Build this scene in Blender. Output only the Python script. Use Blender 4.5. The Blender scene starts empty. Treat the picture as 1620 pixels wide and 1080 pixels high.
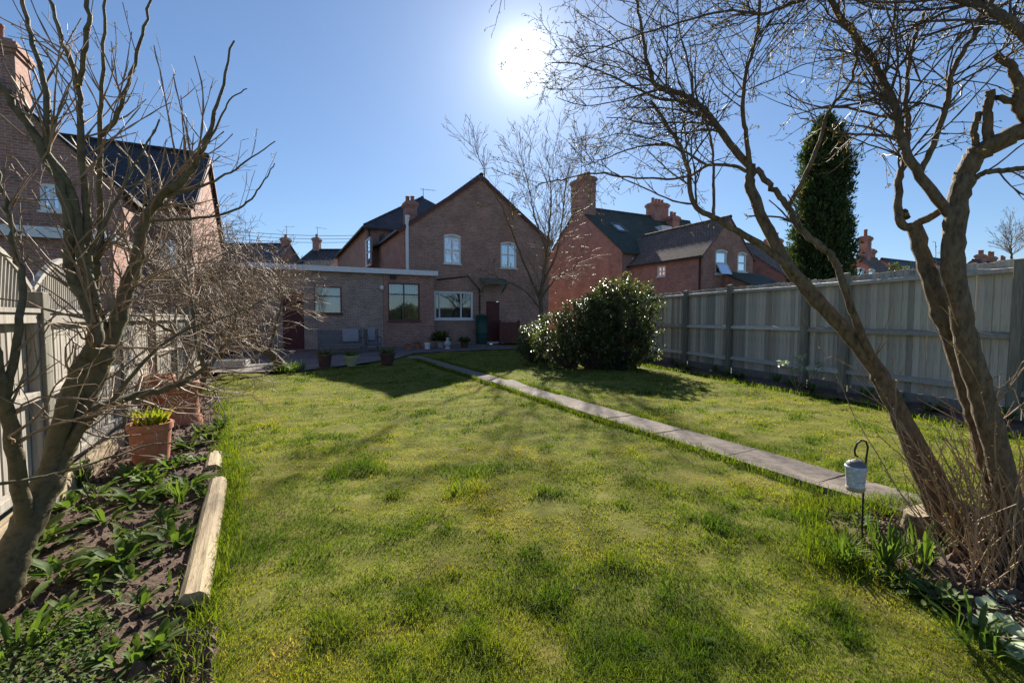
import bpy, math, random
import numpy as np
from mathutils import Vector

R = math.radians
scene = bpy.context.scene
col = scene.collection
rng = np.random.default_rng(7)
random.seed(7)

# ------------------------------------------------------------------ camera
CH, FPX, HZ = 1.4, 720.0, 503.0
PITCH = math.atan((540.0 - HZ) / FPX)
cam_d = bpy.data.cameras.new('camera')
cam = bpy.data.objects.new('camera', cam_d)
col.objects.link(cam)
cam.location = (0, 0, CH)
cam.rotation_euler = (math.pi / 2 - PITCH, 0, 0)
cam_d.sensor_width = 36.0
cam_d.lens = 36.0 * FPX / 1620.0
cam_d.clip_start = 0.05
cam_d.clip_end = 2000
scene.camera = cam

# ------------------------------------------------------------------ sky, sun, exposure
SUN_AZ, SUN_EL = R(1.6), R(28.6)
sun_dir = Vector((math.sin(SUN_AZ) * math.cos(SUN_EL), math.cos(SUN_AZ) * math.cos(SUN_EL), math.sin(SUN_EL)))
world = bpy.data.worlds.new('World')
scene.world = world
world.use_nodes = True
wn, wl = world.node_tree.nodes, world.node_tree.links
wn.clear()
w_out = wn.new('ShaderNodeOutputWorld')
w_bg = wn.new('ShaderNodeBackground')
w_bg.inputs['Strength'].default_value = 0.072
sky = wn.new('ShaderNodeTexSky')
sky.sky_type = 'NISHITA'
sky.sun_disc = False
sky.sun_elevation = SUN_EL
sky.sun_rotation = SUN_AZ
sky.altitude = 60
sky.air_density = 1.0
sky.dust_density = 0.15
sky.ozone_density = 2.2
# the bright disc and aureole of the sun itself, by direction in the world
w_tc = wn.new('ShaderNodeTexCoord')
w_nrm = wn.new('ShaderNodeVectorMath'); w_nrm.operation = 'NORMALIZE'
w_dot = wn.new('ShaderNodeVectorMath'); w_dot.operation = 'DOT_PRODUCT'
w_dot.inputs[1].default_value = sun_dir
w_ac = wn.new('ShaderNodeMath'); w_ac.operation = 'ARCCOSINE'
w_ramp = wn.new('ShaderNodeMath'); w_ramp.operation = 'DIVIDE'; w_ramp.inputs[1].default_value = R(2.5)
w_sq = wn.new('ShaderNodeMath'); w_sq.operation = 'POWER'; w_sq.inputs[1].default_value = 2.7
w_one = wn.new('ShaderNodeMath'); w_one.operation = 'ADD'; w_one.inputs[1].default_value = 0.06
w_inv = wn.new('ShaderNodeMath'); w_inv.operation = 'DIVIDE'; w_inv.inputs[0].default_value = 3.2
w_add = wn.new('ShaderNodeMixRGB'); w_add.blend_type = 'ADD'; w_add.inputs['Fac'].default_value = 1.0
w_tint = wn.new('ShaderNodeMixRGB'); w_tint.blend_type = 'MULTIPLY'; w_tint.inputs['Fac'].default_value = 1.0
w_tint.inputs['Color2'].default_value = (0.63, 0.79, 1.0, 1)
wl.new(w_tc.outputs['Generated'], w_nrm.inputs[0])
wl.new(w_nrm.outputs[0], w_dot.inputs[0])
wl.new(w_dot.outputs['Value'], w_ac.inputs[0])
wl.new(w_ac.outputs[0], w_ramp.inputs[0])
wl.new(w_ramp.outputs[0], w_sq.inputs[0])
wl.new(w_sq.outputs[0], w_one.inputs[0])
wl.new(w_one.outputs[0], w_inv.inputs[1])
w_gam = wn.new('ShaderNodeGamma'); w_gam.inputs['Gamma'].default_value = 0.8
wl.new(sky.outputs[0], w_gam.inputs['Color'])
wl.new(w_gam.outputs[0], w_tint.inputs['Color1'])
wl.new(w_tint.outputs[0], w_add.inputs['Color1'])
w_g1 = wn.new('ShaderNodeMath'); w_g1.operation = 'DIVIDE'; w_g1.inputs[1].default_value = R(5.0)
w_g2 = wn.new('ShaderNodeMath'); w_g2.operation = 'POWER'; w_g2.inputs[1].default_value = 2.0
w_g3 = wn.new('ShaderNodeMath'); w_g3.operation = 'ADD'; w_g3.inputs[1].default_value = 1.0
w_g4 = wn.new('ShaderNodeMath'); w_g4.operation = 'DIVIDE'; w_g4.inputs[0].default_value = 2.4
w_g5 = wn.new('ShaderNodeMath'); w_g5.operation = 'ADD'
wl.new(w_ac.outputs[0], w_g1.inputs[0]); wl.new(w_g1.outputs[0], w_g2.inputs[0]); wl.new(w_g2.outputs[0], w_g3.inputs[0])
wl.new(w_g3.outputs[0], w_g4.inputs[1]); wl.new(w_g4.outputs[0], w_g5.inputs[0]); wl.new(w_inv.outputs[0], w_g5.inputs[1])
wl.new(w_g5.outputs[0], w_add.inputs['Color2'])
wl.new(w_add.outputs[0], w_bg.inputs['Color'])
wl.new(w_bg.outputs[0], w_out.inputs['Surface'])

sun_l = bpy.data.lights.new('sun', 'SUN')
sun_l.energy = 5.0
sun_l.angle = R(0.53)
sun_l.color = (1.0, 0.93, 0.80)
sun_o = bpy.data.objects.new('sun', sun_l)
sun_o.rotation_euler = (-sun_dir).to_track_quat('-Z', 'Y').to_euler()
col.objects.link(sun_o)

vs = scene.view_settings
vs.view_transform = 'Standard'
vs.look = 'None'
vs.gamma = 1.0
vs.use_curve_mapping = False
vs.exposure = 1.3

# ------------------------------------------------------------------ pixel -> place helpers
cp, sp = math.cos(PITCH), math.sin(PITCH)
def ray(px, py):
    x, y = (px - 810.0) / FPX, -(py - 540.0) / FPX
    return np.array((x, cp + y * sp, -sp + y * cp))
def at(px, py, Y):
    d = ray(px, py)
    return np.array((0, 0, CH)) + d * (Y / d[1])
def gnd(px, py, z=0.0):
    d = ray(px, py)
    return np.array((0, 0, CH)) + d * ((z - CH) / d[2])

class Frame:
    """a local frame standing on the ground: x to its right, y away, z up"""
    def __init__(s, x, y, deg):
        s.o = np.array((x, y, 0.0)); s.a = R(deg)
        c, n = math.cos(s.a), math.sin(s.a)
        s.m = np.array(((c, -n, 0), (n, c, 0), (0, 0, 1)))
    def w(s, p): return s.m @ np.array(p, float) + s.o
    def l(s, p): return s.m.T @ (np.array(p, float) - s.o)
    def on_wall(s, px, py, O, d):
        """pixel -> (distance along wall, height) on the vertical wall through local O along local d"""
        o = s.l((0, 0, CH)); r = s.m.T @ ray(px, py)
        n = np.array((-d[1], d[0]))
        k = n @ (np.array(O) - o[:2]) / (n @ r[:2])
        p = o + r * k
        return float((p[:2] - np.array(O)) @ np.array(d)), float(p[2])
    def rect(s, x0, y0, x1, y1, O, d):
        a, zt = s.on_wall(x0, (y0), O, d); b, zb = s.on_wall(x1, y1, O, d)
        _, zt2 = s.on_wall((x0 + x1) / 2, y0, O, d); _, zb2 = s.on_wall((x0 + x1) / 2, y1, O, d)
        return (a, b, zb2, zt2)

# ------------------------------------------------------------------ object helpers
def props(o, label=None, cat=None, group=None, kind=None):
    if label: o['label'] = label
    if cat: o['category'] = cat
    if group: o['group'] = group
    if kind: o['kind'] = kind
    return o
def thing(name, loc, rz, label, cat, group=None):
    o = bpy.data.objects.new(name, None)
    o.empty_display_size = 0.2
    o.location = loc; o.rotation_euler = (0, 0, rz)
    col.objects.link(o)
    return props(o, label, cat, group)
def link(name, me, parent=None):
    o = bpy.data.objects.new(name, me)
    col.objects.link(o)
    if parent is not None: o.parent = parent
    return o

class MB:
    """mesh builder with automatic UVs in metres"""
    def __init__(s): s.v = []; s.f = []
    def poly(s, pts):
        b = len(s.v); s.v += [tuple(map(float, p)) for p in pts]; s.f.append(tuple(range(b, b + len(pts))))
    def hexa(s, p):   # 0-3 bottom ccw, 4-7 top ccw
        b = len(s.v); s.v += [tuple(map(float, q)) for q in p]
        for f in ((0, 3, 2, 1), (4, 5, 6, 7), (0, 1, 5, 4), (1, 2, 6, 5), (2, 3, 7, 6), (3, 0, 4, 7)):
            s.f.append(tuple(b + i for i in f))
    def box(s, x0, x1, y0, y1, z0, z1):
        s.hexa([(x0, y0, z0), (x1, y0, z0), (x1, y1, z0), (x0, y1, z0), (x0, y0, z1), (x1, y0, z1), (x1, y1, z1), (x0, y1, z1)])
    def obox(s, c, ax, ay, az):
        c, ax, ay, az = (np.array(q, float) for q in (c, ax, ay, az))
        s.hexa([c - ax - ay - az, c + ax - ay - az, c + ax + ay - az, c - ax + ay - az,
                c - ax - ay + az, c + ax - ay + az, c + ax + ay + az, c - ax + ay + az])
    def bar(s, p, q, w, h):
        p, q = np.array(p, float), np.array(q, float)
        d = q - p; L = np.linalg.norm(d); d /= L
        up = np.array((0, 0, 1.0)) if abs(d[2]) < 0.9 else np.array((0, 1.0, 0))
        sd = np.cross(d, up); sd /= np.linalg.norm(sd); u2 = np.cross(sd, d)
        s.obox((p + q) / 2, d * L / 2, sd * w / 2, u2 * h / 2)
    def lathe(s, prof, n=14, c=(0, 0, 0)):
        b = len(s.v); k = len(prof)
        for r, z in prof:
            for i in range(n):
                a = 2 * math.pi * i / n
                s.v.append((c[0] + r * math.cos(a), c[1] + r * math.sin(a), c[2] + z))
        for j in range(k - 1):
            for i in range(n):
                i2 = (i + 1) % n
                s.f.append((b + j * n + i, b + j * n + i2, b + (j + 1) * n + i2, b + (j + 1) * n + i))
    def tube(s, pts, rad, n=6):
        V, F = tube_arrays(np.array(pts, float), np.broadcast_to(np.array(rad, float), (len(pts),)), n)
        b = len(s.v); s.v += [tuple(q) for q in V]; s.f += [tuple(int(i) + b for i in f) for f in F]
    def mesh(s, name, m, smooth=False, bevel=0):
        me = bpy.data.meshes.new(name)
        me.from_pydata(s.v, [], s.f)
        me.validate()
        uv = me.uv_layers.new(name='UVMap').data
        vs_ = me.vertices
        for p in me.polygons:
            nrm = p.normal
            if abs(nrm.z) > 0.98: u, v = Vector((1, 0, 0)), Vector((0, 1, 0))
            else:
                u = Vector((-nrm.y, nrm.x, 0)).normalized(); v = nrm.cross(u)
            p.use_smooth = smooth
            for li in p.loop_indices:
                q = vs_[me.loops[li].vertex_index].co
                uv[li].uv = (q.dot(u), q.dot(v))
        if m is not None: me.materials.append(m)
        return me
    def build(s, name, m, parent=None, smooth=False, bevel=0):
        o = link(name, s.mesh(name, m, smooth), parent)
        if bevel:
            b = o.modifiers.new('bevel', 'BEVEL'); b.width = bevel; b.segments = 2; b.limit_method = 'ANGLE'
        return o

def tube_arrays(P, r, n):
    k = len(P)
    T = np.gradient(P, axis=0)
    T /= np.linalg.norm(T, axis=1, keepdims=True) + 1e-9
    m = np.abs(T.mean(0)); ref = np.zeros(3); ref[int(np.argmin(m))] = 1.0
    A = np.cross(T, ref); A /= np.linalg.norm(A, axis=1, keepdims=True) + 1e-9
    B = np.cross(T, A)
    an = np.arange(n) * 2 * math.pi / n
    V = (P[:, None, :] + r[:, None, None] * (np.cos(an)[None, :, None] * A[:, None, :] + np.sin(an)[None, :, None] * B[:, None, :])).reshape(-1, 3)
    i = np.arange(k - 1)[:, None] * n; j = np.arange(n)[None, :]; j2 = (j + 1) % n
    F = np.stack([i + j, i + j2, i + n + j2, i + n + j], -1).reshape(-1, 4)
    return V, F

def arrays_mesh(name, V, F4=None, F3=None, m=None, smooth=True, colr=None):
    me = bpy.data.meshes.new(name)
    V = np.asarray(V, np.float32)
    parts, tot = [], []
    if F4 is not None and len(F4): parts.append(np.asarray(F4, np.int32).ravel()); tot.append(np.full(len(F4), 4, np.int32))
    if F3 is not None and len(F3): parts.append(np.asarray(F3, np.int32).ravel()); tot.append(np.full(len(F3), 3, np.int32))
    loops = np.concatenate(parts); totals = np.concatenate(tot)
    starts = np.concatenate(([0], np.cumsum(totals)[:-1])).astype(np.int32)
    me.vertices.add(len(V)); me.vertices.foreach_set('co', V.ravel())
    me.loops.add(len(loops)); me.loops.foreach_set('vertex_index', loops)
    me.polygons.add(len(totals)); me.polygons.foreach_set('loop_start', starts)
    me.update(calc_edges=True)
    me.polygons.foreach_set('use_smooth', np.full(len(totals), smooth, bool))
    if colr is not None:
        at_ = me.color_attributes.new('tone', 'FLOAT_COLOR', 'POINT')
        c4 = np.ones((len(V), 4), np.float32); c4[:, :3] = colr
        at_.data.foreach_set('color', c4.ravel())
    if m is not None: me.materials.append(m)
    return me

class Soup:
    """many tubes / leaves collected as arrays"""
    def __init__(s): s.V = []; s.Q = []; s.T = []; s.C = []; s.n = 0
    def add(s, V, Q=None, T=None, C=None):
        if Q is not None and len(Q): s.Q.append(np.asarray(Q) + s.n)
        if T is not None and len(T): s.T.append(np.asarray(T) + s.n)
        s.V.append(V); s.n += len(V)
        s.C.append(C if C is not None else np.full((len(V), 3), 0.5))
    def tube(s, P, r, n=5):
        P = np.asarray(P, float); V, F = tube_arrays(P, np.asarray(r, float), n); s.add(V, F)
    def mesh(s, name, m, smooth=True):
        return arrays_mesh(name, np.concatenate(s.V), np.concatenate(s.Q) if s.Q else None,
                           np.concatenate(s.T) if s.T else None, m, smooth, np.concatenate(s.C))

def unit(a): return a / (np.linalg.norm(a, axis=-1, keepdims=True) + 1e-9)
def leaves(soup, P, D, L, W, droop=0.25, fold=0.2, tone=None, nrm=None):
    """N leaves: position P, direction D, length L, width W"""
    N = len(P); D = unit(D)
    up = rng.normal(size=(N, 3)) * 0.5 + np.array((0, 0, 1.0)) if nrm is None else nrm
    S = unit(np.cross(D, up)); U = np.cross(S, D)
    L = np.broadcast_to(L, (N,))[:, None]; W = np.broadcast_to(W, (N,))[:, None]
    base = P; mid = P + D * L * 0.5 - U * 0.0
    l = mid + S * W / 2 + U * W * fold; r = mid - S * W / 2 + U * W * fold
    tip = P + D * L - U * L * droop
    V = np.stack([base, l, r, mid, tip], 1).reshape(-1, 3)
    b = (np.arange(N) * 5)[:, None]
    T = np.concatenate([b + np.array([[0, 3, 1]]), b + np.array([[0, 2, 3]]), b + np.array([[3, 4, 1]]), b + np.array([[3, 2, 4]])], 0)
    if tone is None: tone = rng.uniform(0, 1, (N, 3))
    soup.add(V, None, T, np.repeat(tone, 5, 0))

# ------------------------------------------------------------------ materials
def new_mat(name):
    m = bpy.data.materials.new(name); m.use_nodes = True
    n, l = m.node_tree.nodes, m.node_tree.links
    return m, n, l, n['Principled BSDF']
def ramp(n, stops):
    r = n.new('ShaderNodeValToRGB')
    e = r.color_ramp.elements
    e[0].position, e[0].color = stops[0][0], (*stops[0][1], 1)
    e[1].position, e[1].color = stops[-1][0], (*stops[-1][1], 1)
    for p, c in stops[1:-1]:
        x = e.new(p); x.color = (*c, 1)
    return r
def noise(n, l, src, scale, detail=5, rough=0.6, mapping=None):
    t = n.new('ShaderNodeTexNoise'); t.inputs['Scale'].default_value = scale
    t.inputs['Detail'].default_value = detail; t.inputs['Roughness'].default_value = rough
    if mapping:
        mp = n.new('ShaderNodeMapping'); mp.inputs['Scale'].default_value = mapping
        l.new(src, mp.inputs['Vector']); src = mp.outputs[0]
    l.new(src, t.inputs['Vector'])
    return t
def bump(n, l, h, b, strength=0.3, dist=0.02):
    k = n.new('ShaderNodeBump'); k.inputs['Strength'].default_value = strength; k.inputs['Distance'].default_value = dist
    l.new(h, k.inputs['Height']); l.new(k.outputs[0], b.inputs['Normal']); return k
def mat_rough(name, c1, c2, scale=6.0, rough=0.8, bs=0.3, bd=0.01, mapping=None, per_object=0.0, c3=None, spec=0.3, coord='Object'):
    m, n, l, b = new_mat(name)
    tc = n.new('ShaderNodeTexCoord')
    t = noise(n, l, tc.outputs[coord], scale, 6, 0.65, mapping)
    stops = [(0.3, c1), (0.7, c2)] if c3 is None else [(0.3, c1), (0.55, c2), (0.72, c3)]
    r = ramp(n, stops); l.new(t.outputs['Fac'], r.inputs[0])
    out = r.outputs[0]
    if per_object:
        oi = n.new('ShaderNodeObjectInfo'); hs = n.new('ShaderNodeHueSaturation')
        mr = n.new('ShaderNodeMapRange'); mr.inputs['To Min'].default_value = 1 - per_object; mr.inputs['To Max'].default_value = 1 + per_object
        l.new(oi.outputs['Random'], mr.inputs[0]); l.new(mr.outputs[0], hs.inputs['Value']); l.new(out, hs.inputs['Color']); out = hs.outputs[0]
    l.new(out, b.inputs['Base Color'])
    b.inputs['Roughness'].default_value = rough; b.inputs['Specular IOR Level'].default_value = spec
    bump(n, l, t.outputs['Fac'], b, bs, bd)
    return m
def mat_brick(name, c1, c2, mortar, w=0.225, h=0.075, mo=0.011, dark=0.68, bs=0.6, rough=0.85, offset=0.5, bd=0.01):
    m, n, l, b = new_mat(name)
    uv = n.new('ShaderNodeUVMap'); uv.uv_map = 'UVMap'
    t = n.new('ShaderNodeTexBrick')
    for k, v in (('Scale', 1.0), ('Mortar Size', mo), ('Mortar Smooth', 0.2), ('Bias', -0.1), ('Brick Width', w), ('Row Height', h)): t.inputs[k].default_value = v
    t.offset = offset
    t.inputs['Color1'].default_value = (*c1, 1); t.inputs['Color2'].default_value = (*c2, 1); t.inputs['Mortar'].default_value = (*mortar, 1)
    l.new(uv.outputs[0], t.inputs['Vector'])
    nz = noise(n, l, uv.outputs[0], 1.1, 6, 0.7)
    nf = noise(n, l, uv.outputs[0], 14, 3, 0.6)
    r = ramp(n, [(0.3, (dark, dark, dark)), (0.65, (1.1, 1.08, 1.05))]); l.new(nz.outputs['Fac'], r.inputs[0])
    r2 = ramp(n, [(0.3, (0.7, 0.7, 0.72)), (0.7, (1.15, 1.1, 1.1))]); l.new(nf.outputs['Fac'], r2.inputs[0])
    x = n.new('ShaderNodeMixRGB'); x.blend_type = 'MULTIPLY'; x.inputs[0].default_value = 1
    y = n.new('ShaderNodeMixRGB'); y.blend_type = 'MULTIPLY'; y.inputs[0].default_value = 1
    l.new(t.outputs['Color'], x.inputs[1]); l.new(r.outputs[0], x.inputs[2]); l.new(x.outputs[0], y.inputs[1]); l.new(r2.outputs[0], y.inputs[2])
    l.new(y.outputs[0], b.inputs['Base Color']); b.inputs['Roughness'].default_value = rough; b.inputs['Specular IOR Level'].default_value = 0.25
    iv = n.new('ShaderNodeMath'); iv.operation = 'SUBTRACT'; iv.inputs[0].default_value = 1.0
    l.new(t.outputs['Fac'], iv.inputs[1]); bump(n, l, iv.outputs[0], b, bs, bd)
    return m
def mat_leaf(name, stops, rough=0.5, transl=0.45, spec=0.4, tint=(1.2, 1.25, 0.5)):
    m, n, l, b = new_mat(name)
    a = n.new('ShaderNodeAttribute'); a.attribute_name = 'tone'
    sx = n.new('ShaderNodeSeparateColor'); l.new(a.outputs['Color'], sx.inputs[0])
    r = ramp(n, stops); l.new(sx.outputs[0], r.inputs[0])
    l.new(r.outputs[0], b.inputs['Base Color']); b.inputs['Roughness'].default_value = rough; b.inputs['Specular IOR Level'].default_value = spec
    tr = n.new('ShaderNodeBsdfTranslucent')
    mu = n.new('ShaderNodeMixRGB'); mu.blend_type = 'MULTIPLY'; mu.inputs[0].default_value = 1; mu.inputs[2].default_value = (*tint, 1)
    l.new(r.outputs[0], mu.inputs[1]); l.new(mu.outputs[0], tr.inputs[0])
    mx = n.new('ShaderNodeMixShader'); mx.inputs[0].default_value = transl
    l.new(b.outputs[0], mx.inputs[1]); l.new(tr.outputs[0], mx.inputs[2])
    l.new(mx.outputs[0], n['Material Output'].inputs['Surface'])
    return m
def mat_glass(name, refl=0.25):
    m, n, l, b = new_mat(name)
    g = n.new('ShaderNodeBsdfGlossy'); g.inputs['Roughness'].default_value = 0.02; g.inputs['Color'].default_value = (0.9, 0.95, 1, 1)
    t = n.new('ShaderNodeBsdfTransparent'); t.inputs['Color'].default_value = (0.82, 0.86, 0.86, 1)
    fr = n.new('ShaderNodeFresnel'); fr.inputs[0].default_value = 1.5
    ad = n.new('ShaderNodeMath'); ad.operation = 'ADD'; ad.inputs[1].default_value = refl; ad.use_clamp = True
    l.new(fr.outputs[0], ad.inputs[0])
    mx = n.new('ShaderNodeMixShader'); l.new(ad.outputs[0], mx.inputs[0]); l.new(t.outputs[0], mx.inputs[1]); l.new(g.outputs[0], mx.inputs[2])
    l.new(mx.outputs[0], n['Material Output'].inputs['Surface'])
    return m

M = {}
M['brick'] = mat_brick('old_red_brick', (0.47, 0.26, 0.19), (0.33, 0.17, 0.13), (0.42, 0.37, 0.33))
M['brick_ext'] = mat_brick('brown_brick', (0.46, 0.32, 0.22), (0.26, 0.18, 0.145), (0.46, 0.42, 0.38), mo=0.016)
M['brick_red'] = mat_brick('terrace_red_brick', (0.56, 0.255, 0.185), (0.42, 0.175, 0.13), (0.42, 0.36, 0.32), dark=0.62)
M['brick_left'] = mat_brick('left_house_brick', (0.48, 0.235, 0.17), (0.34, 0.155, 0.115), (0.42, 0.36, 0.32))
M['slate'] = mat_brick('slate_roof', (0.10, 0.10, 0.11), (0.065, 0.066, 0.076), (0.03, 0.03, 0.03), w=0.25, h=0.2, mo=0.008, rough=0.55, bs=0.8)
M['slate_moss'] = mat_brick('mossy_slate_roof', (0.095, 0.11, 0.075), (0.062, 0.072, 0.06), (0.03, 0.032, 0.026), w=0.25, h=0.22, mo=0.01, rough=0.75, bs=0.8)
M['tile'] = mat_brick('weathered_clay_tile', (0.30, 0.22, 0.175), (0.18, 0.145, 0.125), (0.06, 0.05, 0.042), w=0.2, h=0.16, mo=0.014, rough=0.85, bs=0.9)
M['tile_dark'] = mat_brick('dark_concrete_tile', (0.050, 0.048, 0.052), (0.034, 0.034, 0.038), (0.012, 0.012, 0.012), w=0.3, h=0.3, mo=0.022, rough=0.6, bs=1.0, bd=0.03)
M['white'] = mat_rough('white_painted_trim', (0.66, 0.67, 0.68), (0.78, 0.78, 0.77), 5, 0.45, 0.05)
M['redwood'] = mat_rough('red_brown_stained_wood', (0.10, 0.035, 0.028), (0.15, 0.052, 0.04), 12, 0.5, 0.1, mapping=(1, 1, 0.2))
M['maroon'] = mat_rough('maroon_door_paint', (0.085, 0.024, 0.024), (0.12, 0.034, 0.03), 4, 0.5, 0.1)
M['roof_felt'] = mat_rough('grey_roof_felt', (0.09, 0.09, 0.09), (0.15, 0.15, 0.15), 8, 0.9)
M['glass'] = mat_glass('window_glass', 0.07)
M['glass_sky'] = mat_glass('sky_reflecting_glass', 0.4)
M['curtain'] = mat_rough('net_curtain', (0.6, 0.62, 0.64), (0.78, 0.8, 0.82), 30, 0.9, 0.2, mapping=(4, 4, 0.1))
M['drape'] = mat_rough('patterned_drape', (0.22, 0.14, 0.07), (0.38, 0.3, 0.2), 9, 0.9, 0.2, mapping=(3, 3, 0.5))
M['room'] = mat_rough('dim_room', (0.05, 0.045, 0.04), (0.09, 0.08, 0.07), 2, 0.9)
M['render_wall'] = mat_rough('pebble_dash_render', (0.26, 0.19, 0.14), (0.36, 0.28, 0.22), 30, 0.95, 0.6)
M['lead'] = mat_rough('grey_lead', (0.12, 0.125, 0.13), (0.2, 0.2, 0.21), 7, 0.6)
M['black'] = mat_rough('black_iron', (0.015, 0.015, 0.016), (0.03, 0.03, 0.03), 30, 0.45, 0.1)
M['metal'] = mat_rough('aerial_metal', (0.12, 0.12, 0.125), (0.2, 0.2, 0.2), 8, 0.5, 0.05)
M['terracotta'] = mat_rough('terracotta', (0.30, 0.11, 0.06), (0.42, 0.17, 0.10), 7, 0.85, 0.2, c3=(0.45, 0.26, 0.19))
M['pot_clay'] = mat_rough('chimney_pot_clay', (0.28, 0.12, 0.08), (0.40, 0.19, 0.13), 6, 0.85)
M['fence_r'] = mat_rough('weathered_grey_boards', (0.26, 0.23, 0.195), (0.46, 0.415, 0.35), 3.0, 0.9, 0.35, 0.006, mapping=(14, 14, 0.7), per_object=0.34, c3=(0.30, 0.29, 0.20))
M['fence_l'] = mat_rough('silvered_slats', (0.24, 0.215, 0.185), (0.44, 0.40, 0.345), 3.0, 0.9, 0.35, 0.006, mapping=(14, 14, 0.7), per_object=0.18)
M['post'] = mat_rough('damp_post_wood', (0.13, 0.12, 0.095), (0.26, 0.24, 0.19), 4, 0.9, 0.4, 0.008, mapping=(10, 10, 0.8), per_object=0.15)
M['timber'] = mat_rough('sawn_new_timber', (0.25, 0.185, 0.115), (0.42, 0.33, 0.215), 3, 0.9, 0.6, 0.012, mapping=(1.2, 16, 16), c3=(0.33, 0.27, 0.19))
M['slab'] = mat_rough('concrete_paving', (0.085, 0.068, 0.056), (0.21, 0.172, 0.145), 9, 0.95, 0.7, 0.01, per_object=0.18, c3=(0.155, 0.135, 0.11))
M['concrete'] = mat_rough('pale_concrete', (0.4, 0.39, 0.37), (0.55, 0.54, 0.5), 6, 0.9, 0.3)
M['patio'] = mat_brick('patio_flags', (0.20, 0.18, 0.175), (0.15, 0.14, 0.135), (0.07, 0.065, 0.05), w=0.6, h=0.6, mo=0.015, rough=0.85, bs=0.3, offset=0)
M['soil'] = mat_rough('crumbly_soil', (0.055, 0.034, 0.024), (0.13, 0.085, 0.06), 22, 0.95, 0.9, 0.02, c3=(0.17, 0.115, 0.085))
M['lawn'] = mat_rough('lawn_thatch', (0.075, 0.085, 0.02), (0.15, 0.15, 0.036), 3.2, 0.95, 0.8, 0.03, c3=(0.19, 0.15, 0.065), spec=0.03)
M['field'] = mat_rough('rough_ground', (0.06, 0.07, 0.03), (0.12, 0.12, 0.05), 0.4, 0.95, 0.5)
M['bark_olive'] = mat_rough('smooth_olive_bark', (0.06, 0.05, 0.026), (0.14, 0.115, 0.062), 22, 0.75, 0.9, 0.008, c3=(0.12, 0.125, 0.055), spec=0.3)
M['bark_brown'] = mat_rough('brown_bark', (0.05, 0.034, 0.02), (0.16, 0.115, 0.07), 34, 0.8, 1.0, 0.016, mapping=(1, 1, .45), c3=(0.20, 0.165, 0.095))
M['twig_pale'] = mat_rough('pale_twig_bark', (0.17, 0.108, 0.066), (0.33, 0.235, 0.15), 9, 0.6, 0.2, spec=0.35)
M['twig_dark'] = mat_rough('dark_twig_bark', (0.06, 0.042, 0.034), (0.13, 0.095, 0.075), 9, 0.6, 0.2, spec=0.45)
M['cane'] = mat_rough('straw_brown_canes', (0.22, 0.14, 0.08), (0.40, 0.28, 0.17), 10, 0.6, 0.2, spec=0.4)
M['bud'] = mat_leaf('opening_buds', [(0.0, (0.13, 0.08, 0.04)), (1.0, (0.18, 0.15, 0.06))], 0.6, 0.4)
M['grass'] = mat_leaf('grass_blades', [(0.0, (0.06, 0.11, 0.014)), (0.35, (0.14, 0.19, 0.02)), (0.7, (0.26, 0.26, 0.04)), (1.0, (0.42, 0.31, 0.11))], 0.6, 0.55, 0.08, (1.35, 1.3, 0.5))
M['leaf_fresh'] = mat_leaf('fresh_green_leaf', [(0.0, (0.05, 0.10, 0.02)), (1.0, (0.14, 0.20, 0.045))], 0.6, 0.48, 0.2)
M['leaf_grey'] = mat_leaf('grey_green_leaf', [(0.0, (0.06, 0.105, 0.03)), (1.0, (0.14, 0.19, 0.065))], 0.65, 0.4, 0.15)
M['leaf_gloss'] = mat_leaf('glossy_evergreen_leaf', [(0.0, (0.035, 0.06, 0.018)), (0.6, (0.085, 0.12, 0.032)), (1.0, (0.20, 0.18, 0.055))], 0.33, 0.38, 0.5)
M['leaf_conifer'] = mat_leaf('conifer_foliage', [(0.0, (0.026, 0.05, 0.02)), (1.0, (0.095, 0.125, 0.05))], 0.7, 0.25, 0.15)
M['leaf_pale'] = mat_leaf('cream_variegated_leaf', [(0.0, (0.30, 0.38, 0.22)), (1.0, (0.5, 0.56, 0.4))], 0.5, 0.4, 0.4, (1, 1.05, 0.8))
M['rattan'] = mat_rough('grey_rattan', (0.10, 0.105, 0.12), (0.18, 0.185, 0.20), 40, 0.7, 0.3)
M['cushion'] = mat_rough('grey_cushion', (0.24, 0.25, 0.28), (0.32, 0.33, 0.36), 12, 0.9, 0.2)
M['glaze_green'] = mat_rough('pale_green_glaze', (0.30, 0.33, 0.18), (0.42, 0.44, 0.27), 6, 0.3, 0.1)
M['glaze_brown'] = mat_rough('brown_glaze', (0.07, 0.04, 0.035), (0.12, 0.07, 0.06), 6, 0.35, 0.1)
M['green_plastic'] = mat_rough('dark_green_plastic', (0.016, 0.06, 0.05), (0.025, 0.085, 0.07), 4, 0.5, 0.05)
M['moss_wood'] = mat_rough('mossy_board', (0.07, 0.10, 0.075), (0.14, 0.17, 0.13), 8, 0.9, 0.3)

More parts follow.
